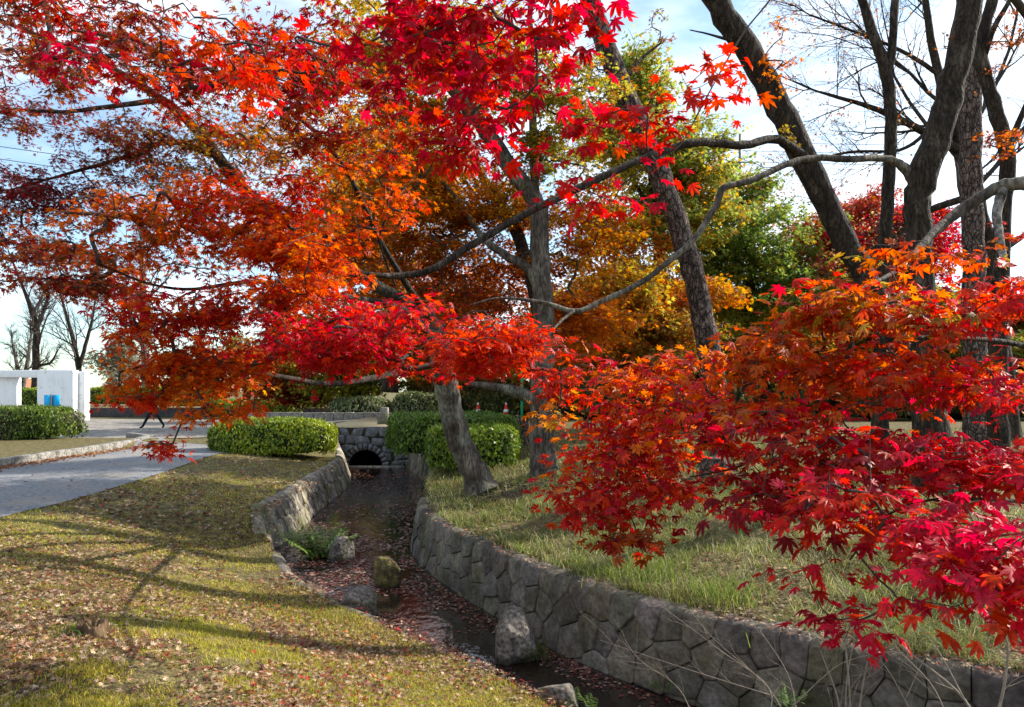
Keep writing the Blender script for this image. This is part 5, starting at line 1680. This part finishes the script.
tuft_plant('leafy tuft on the wall top left of the dry stalks', (800, 628, gz((800 - CX) / F * d, d)), 380, .26, [(.1, .15, .02), (.2, .24, .05), (.4, .36, .18)], 33, spread=.2)
tuft_plant('bright green weeds around the rotten stump', (78, 632, 0.0), 160, .1, [(.08, .18, .02), (.14, .24, .03)], 21, spread=.09)

# fallen twig heap on the bank and dead bare shrubs at the lower right
def dead_shrub(label, limbs, targets, seed, r0=.0016, mat='paletwig', name='dead_shrub', cat='shrub'):
    r = np.random.default_rng(seed)
    w = [smooth_path(np.array([(*P(a, b, c), rr) for a, b, c, rr in lb]), 6) for lb in limbs]
    root = thing(name, label, cat, w[0][0][:3])
    for k, q in enumerate(w):
        m = MB(); tube(m, q, 6); m.build('stem', M[mat], root, smooth=True)
    for k, q in enumerate(w):
        m = MB(); tips = []
        n = len(q)
        for i in range(int(n * .3), n, 2):
            t = q[min(i + 1, n - 1), :3] - q[i - 1, :3]
            t /= np.linalg.norm(t)
            s_ = np.cross(t, r.normal(0, 1, 3)); s_ /= np.linalg.norm(s_)
            ramify(m, tips, q[i, :3], t * .8 + s_ * .55, .22 * r.uniform(.5, 1.3), max(.0011, q[i, 3] * .4), 1, r, .05)
        m.build('branchwork', M[mat], root.children[k], origin=root.location).location = (0, 0, 0)
dead_shrub('leafless pale shrub with long arching stems at the lower right', [[(985, 760, 3.7, .008), (965, 700, 3.8, .006), (900, 645, 4.0, .004), (850, 600, 4.2, .003), (815, 545, 4.3, .002)], [(985, 760, 3.7, .009), (1005, 680, 3.75, .007), (1003, 630, 3.8, .004), (960, 580, 3.9, .002)], [(965, 700, 3.8, .004), (930, 640, 3.9, .003), (870, 580, 4.1, .002)]],
           [(880, 600, 4.1, 60, 40, 26), (970, 620, 3.8, 40, 40, 16), (820, 560, 4.3, 30, 30, 8)], 1)
dead_shrub('tangle of dry grey twigs hanging before the wall at the bottom', [[(760, 740, 4.2, .004), (770, 690, 4.3, .003), (720, 650, 4.5, .0022), (660, 605, 4.8, .0015)], [(760, 740, 4.2, .004), (820, 680, 4.2, .003), (850, 660, 4.2, .0022), (900, 650, 4.1, .0015)], [(770, 695, 4.3, .0035), (690, 670, 4.5, .0025), (600, 640, 4.9, .0015)]],
           [(720, 650, 4.5, 60, 28, 26), (830, 670, 4.2, 50, 20, 18), (640, 625, 4.9, 40, 14, 8)], 2)
dead_shrub('clump of upright straw coloured stalks at the bottom edge', [[(848, 760, 3.9, .006), (850, 700, 3.9, .005), (845, 640, 3.9, .004), (842, 590, 3.9, .002)], [(853, 760, 3.9, .006), (862, 690, 3.9, .004), (872, 640, 3.9, .002)], [(845, 760, 3.9, .005), (838, 700, 3.9, .004), (820, 650, 3.9, .002)], [(850, 760, 3.9, .005), (846, 690, 3.95, .004), (858, 620, 3.95, .002)]],
           [(848, 640, 3.9, 20, 30, 12)], 3, name='dry_stalks', cat='plant')
dead_shrub('thin pale forked stems rising at the right end of the stone wall', [[(930, 760, 3.9, .004), (905, 700, 4.0, .003), (870, 650, 4.1, .0022), (800, 610, 4.3, .0014)], [(905, 700, 4.0, .003), (930, 650, 4.0, .0022), (975, 600, 4.0, .0014)], [(960, 760, 3.6, .004), (935, 690, 3.7, .003), (890, 640, 3.8, .0022), (845, 570, 3.9, .0014)]], [], 5)
dead_shrub('wispy grey twigs leaning over the wall below the lowest crimson leaves', [[(800, 750, 4.3, .0035), (770, 690, 4.5, .0026), (715, 640, 4.7, .0018), (690, 610, 4.9, .0012)], [(800, 750, 4.3, .0035), (790, 680, 4.5, .0025), (760, 630, 4.7, .0016)], [(700, 740, 4.6, .003), (680, 690, 4.8, .0024), (640, 660, 5.0, .0016), (625, 640, 5.1, .001)]], [], 6)
r_ = np.random.default_rng(4)
m = MB()
c = P(520, 492, 11.4)
for k in range(260):
    a = c + r_.normal(0, 1, 3) * np.array([.42, .25, .03]); a[2] = gz(a[0], a[1]) + r_.uniform(0, .12)
    e = a + np.array([*r_.normal(0, .16, 2), r_.normal(0, .04)])
    tube(m, [(*a, .004), (*((a + e) / 2 + r_.normal(0, .015, 3)), .004), (*e, .002)], 3, cap=False)
tag(m.build('brush_heap', M['twig'], origin=c), 'low brown heap of dead brush at the foot of the leaning trunk', 'brush heap')

# ------------------------------------------------------------------ cables and utility pole in the distance
def cable(label, a, b, sag, r=.02):
    A, B = P(*a), P(*b)
    t = np.linspace(0, 1, 24)
    p = A[None] + (B - A)[None] * t[:, None]
    p[:, 2] -= sag * 4 * t * (1 - t)
    m = MB(); tube(m, np.hstack([p, np.full((24, 1), r)]), 4, cap=False)
    tag(m.build('power_cable', M['cable'], origin=A), label, 'cable', 'overhead power cables')
for k, (y0, y1, lab) in enumerate([(118, 150, 'topmost power cable crossing the blue sky gap at the left'), (146, 176, 'second power cable down in the blue sky gap at the left'), (158, 190, 'third power cable down in the blue sky gap at the left'), (203, 226, 'lowest power cable in the blue sky gap at the left')]):
    cable(lab, (-200, y0 - 30, 40), (500, y1 + 30, 55), .4)
for k, (y0, lab) in enumerate([(137, 'upper power cable meeting the distant pole at the right'), (146, 'middle power cable meeting the distant pole at the right'), (157, 'lower power cable meeting the distant pole at the right')]):
    cable(lab, (600, y0 - 2, 70), (1010, y0 + 8, 62), .3, .022)
def utility_pole():
    d = 66
    c = P(740, 0, d)
    root = thing('utility_pole', 'distant utility pole rising over the bushy green tree', 'pole', (c[0], d, 0))
    m = MB(); tube(m, [(c[0], d, -.1, .17), (c[0], d, 12, .15), (c[0], d, 24.4, .12)], 10); m.build('mast', M['steel'], root, smooth=True)
    for z, w in ((23.6, 1.1), (21.8, .9)):
        m = MB(); box(m, (c[0] - w, d - .2, z), (c[0] + w, d - .13, z + .12)); m.build('crossarm', M['steel'], root)
utility_pole()

# ------------------------------------------------------------------ walking person on the plaza
def person():
    d = 30.0
    x0 = P(154, 0, d)[0]
    z0 = gz(x0, d) + .015
    root = thing('person', 'person in dark clothes striding across the plaza behind the hanging leaves', 'person', (x0, d, z0))
    def skin(name, verts, edges, rad, mat, rootv=0):
        me = bpy.data.meshes.new(name)
        me.from_pydata([(v[0], v[1], v[2]) for v in verts], edges, [])
        o = bpy.data.objects.new(name, me)
        COL.objects.link(o)
        o.parent = root
        m = o.modifiers.new('skin', 'SKIN')
        m.use_smooth_shade = True
        for i, r in enumerate(rad):
            me.skin_vertices[0].data[i].radius = (r, r) if not isinstance(r, tuple) else r
            me.skin_vertices[0].data[i].use_root = (i == rootv)
        s = o.modifiers.new('sub', 'SUBSURF'); s.levels = 2; s.render_levels = 2
        me.materials.append(M[mat])
        return o
    # walking to the left (-x), in side view
    bv = [(0, 0, .92), (0, 0, 1.1), (-.02, 0, 1.3), (-.03, 0, 1.46), (-.05, 0, 1.55), (-.06, 0, 1.66),
          (0, -.1, .88), (-.2, -.1, .5), (-.42, -.1, .1), (-.54, -.1, .05),
          (0, .1, .88), (.12, .1, .5), (.36, .1, .14), (.28, .1, .05),
          (-.02, -.19, 1.4), (.1, -.24, 1.14), (.02, -.24, .92), (-.02, .19, 1.4), (-.14, .24, 1.14), (-.3, .24, 1.0)]
    be = [(0, 1), (1, 2), (2, 3), (3, 4), (4, 5), (0, 6), (6, 7), (7, 8), (8, 9), (0, 10), (10, 11), (11, 12), (12, 13), (3, 14), (14, 15), (15, 16), (3, 17), (17, 18), (18, 19)]
    br = [.13, .125, .14, .1, .055, .1, .1, .065, .045, .035, .1, .065, .045, .035, .065, .045, .035, .065, .045, .035]
    skin('body', bv, be, br, 'trousers')
    cv = [(0, 0, .84), (0, 0, 1.1), (-.02, 0, 1.3), (-.03, 0, 1.45), (-.02, -.2, 1.41), (.1, -.25, 1.14), (.03, -.25, .96), (-.02, .2, 1.41), (-.14, .25, 1.14), (-.27, .25, 1.02)]
    skin('jacket', cv, [(0, 1), (1, 2), (2, 3), (3, 4), (4, 5), (5, 6), (3, 7), (7, 8), (8, 9)], [.16, .15, .165, .11, .08, .06, .05, .08, .06, .05], 'coat')
    skin('head', [(-.05, 0, 1.54), (-.065, 0, 1.6), (-.075, 0, 1.67), (-.06, 0, 1.73)], [(0, 1), (1, 2), (2, 3)], [.055, .085, .1, .075], 'skin')
    skin('hair', [(-.02, 0, 1.62), (-.035, 0, 1.7), (-.055, 0, 1.76)], [(0, 1), (1, 2)], [.085, .105, .08], 'hair')
    skin('hand', [(.03, -.25, .95), (.02, -.25, .89), (.0, -.25, .83)], [(0, 1), (1, 2)], [.035, .042, .025], 'skin')
    skin('hand', [(-.28, .25, 1.01), (-.34, .25, .98), (-.39, .25, .95)], [(0, 1), (1, 2)], [.035, .042, .025], 'skin')
person()
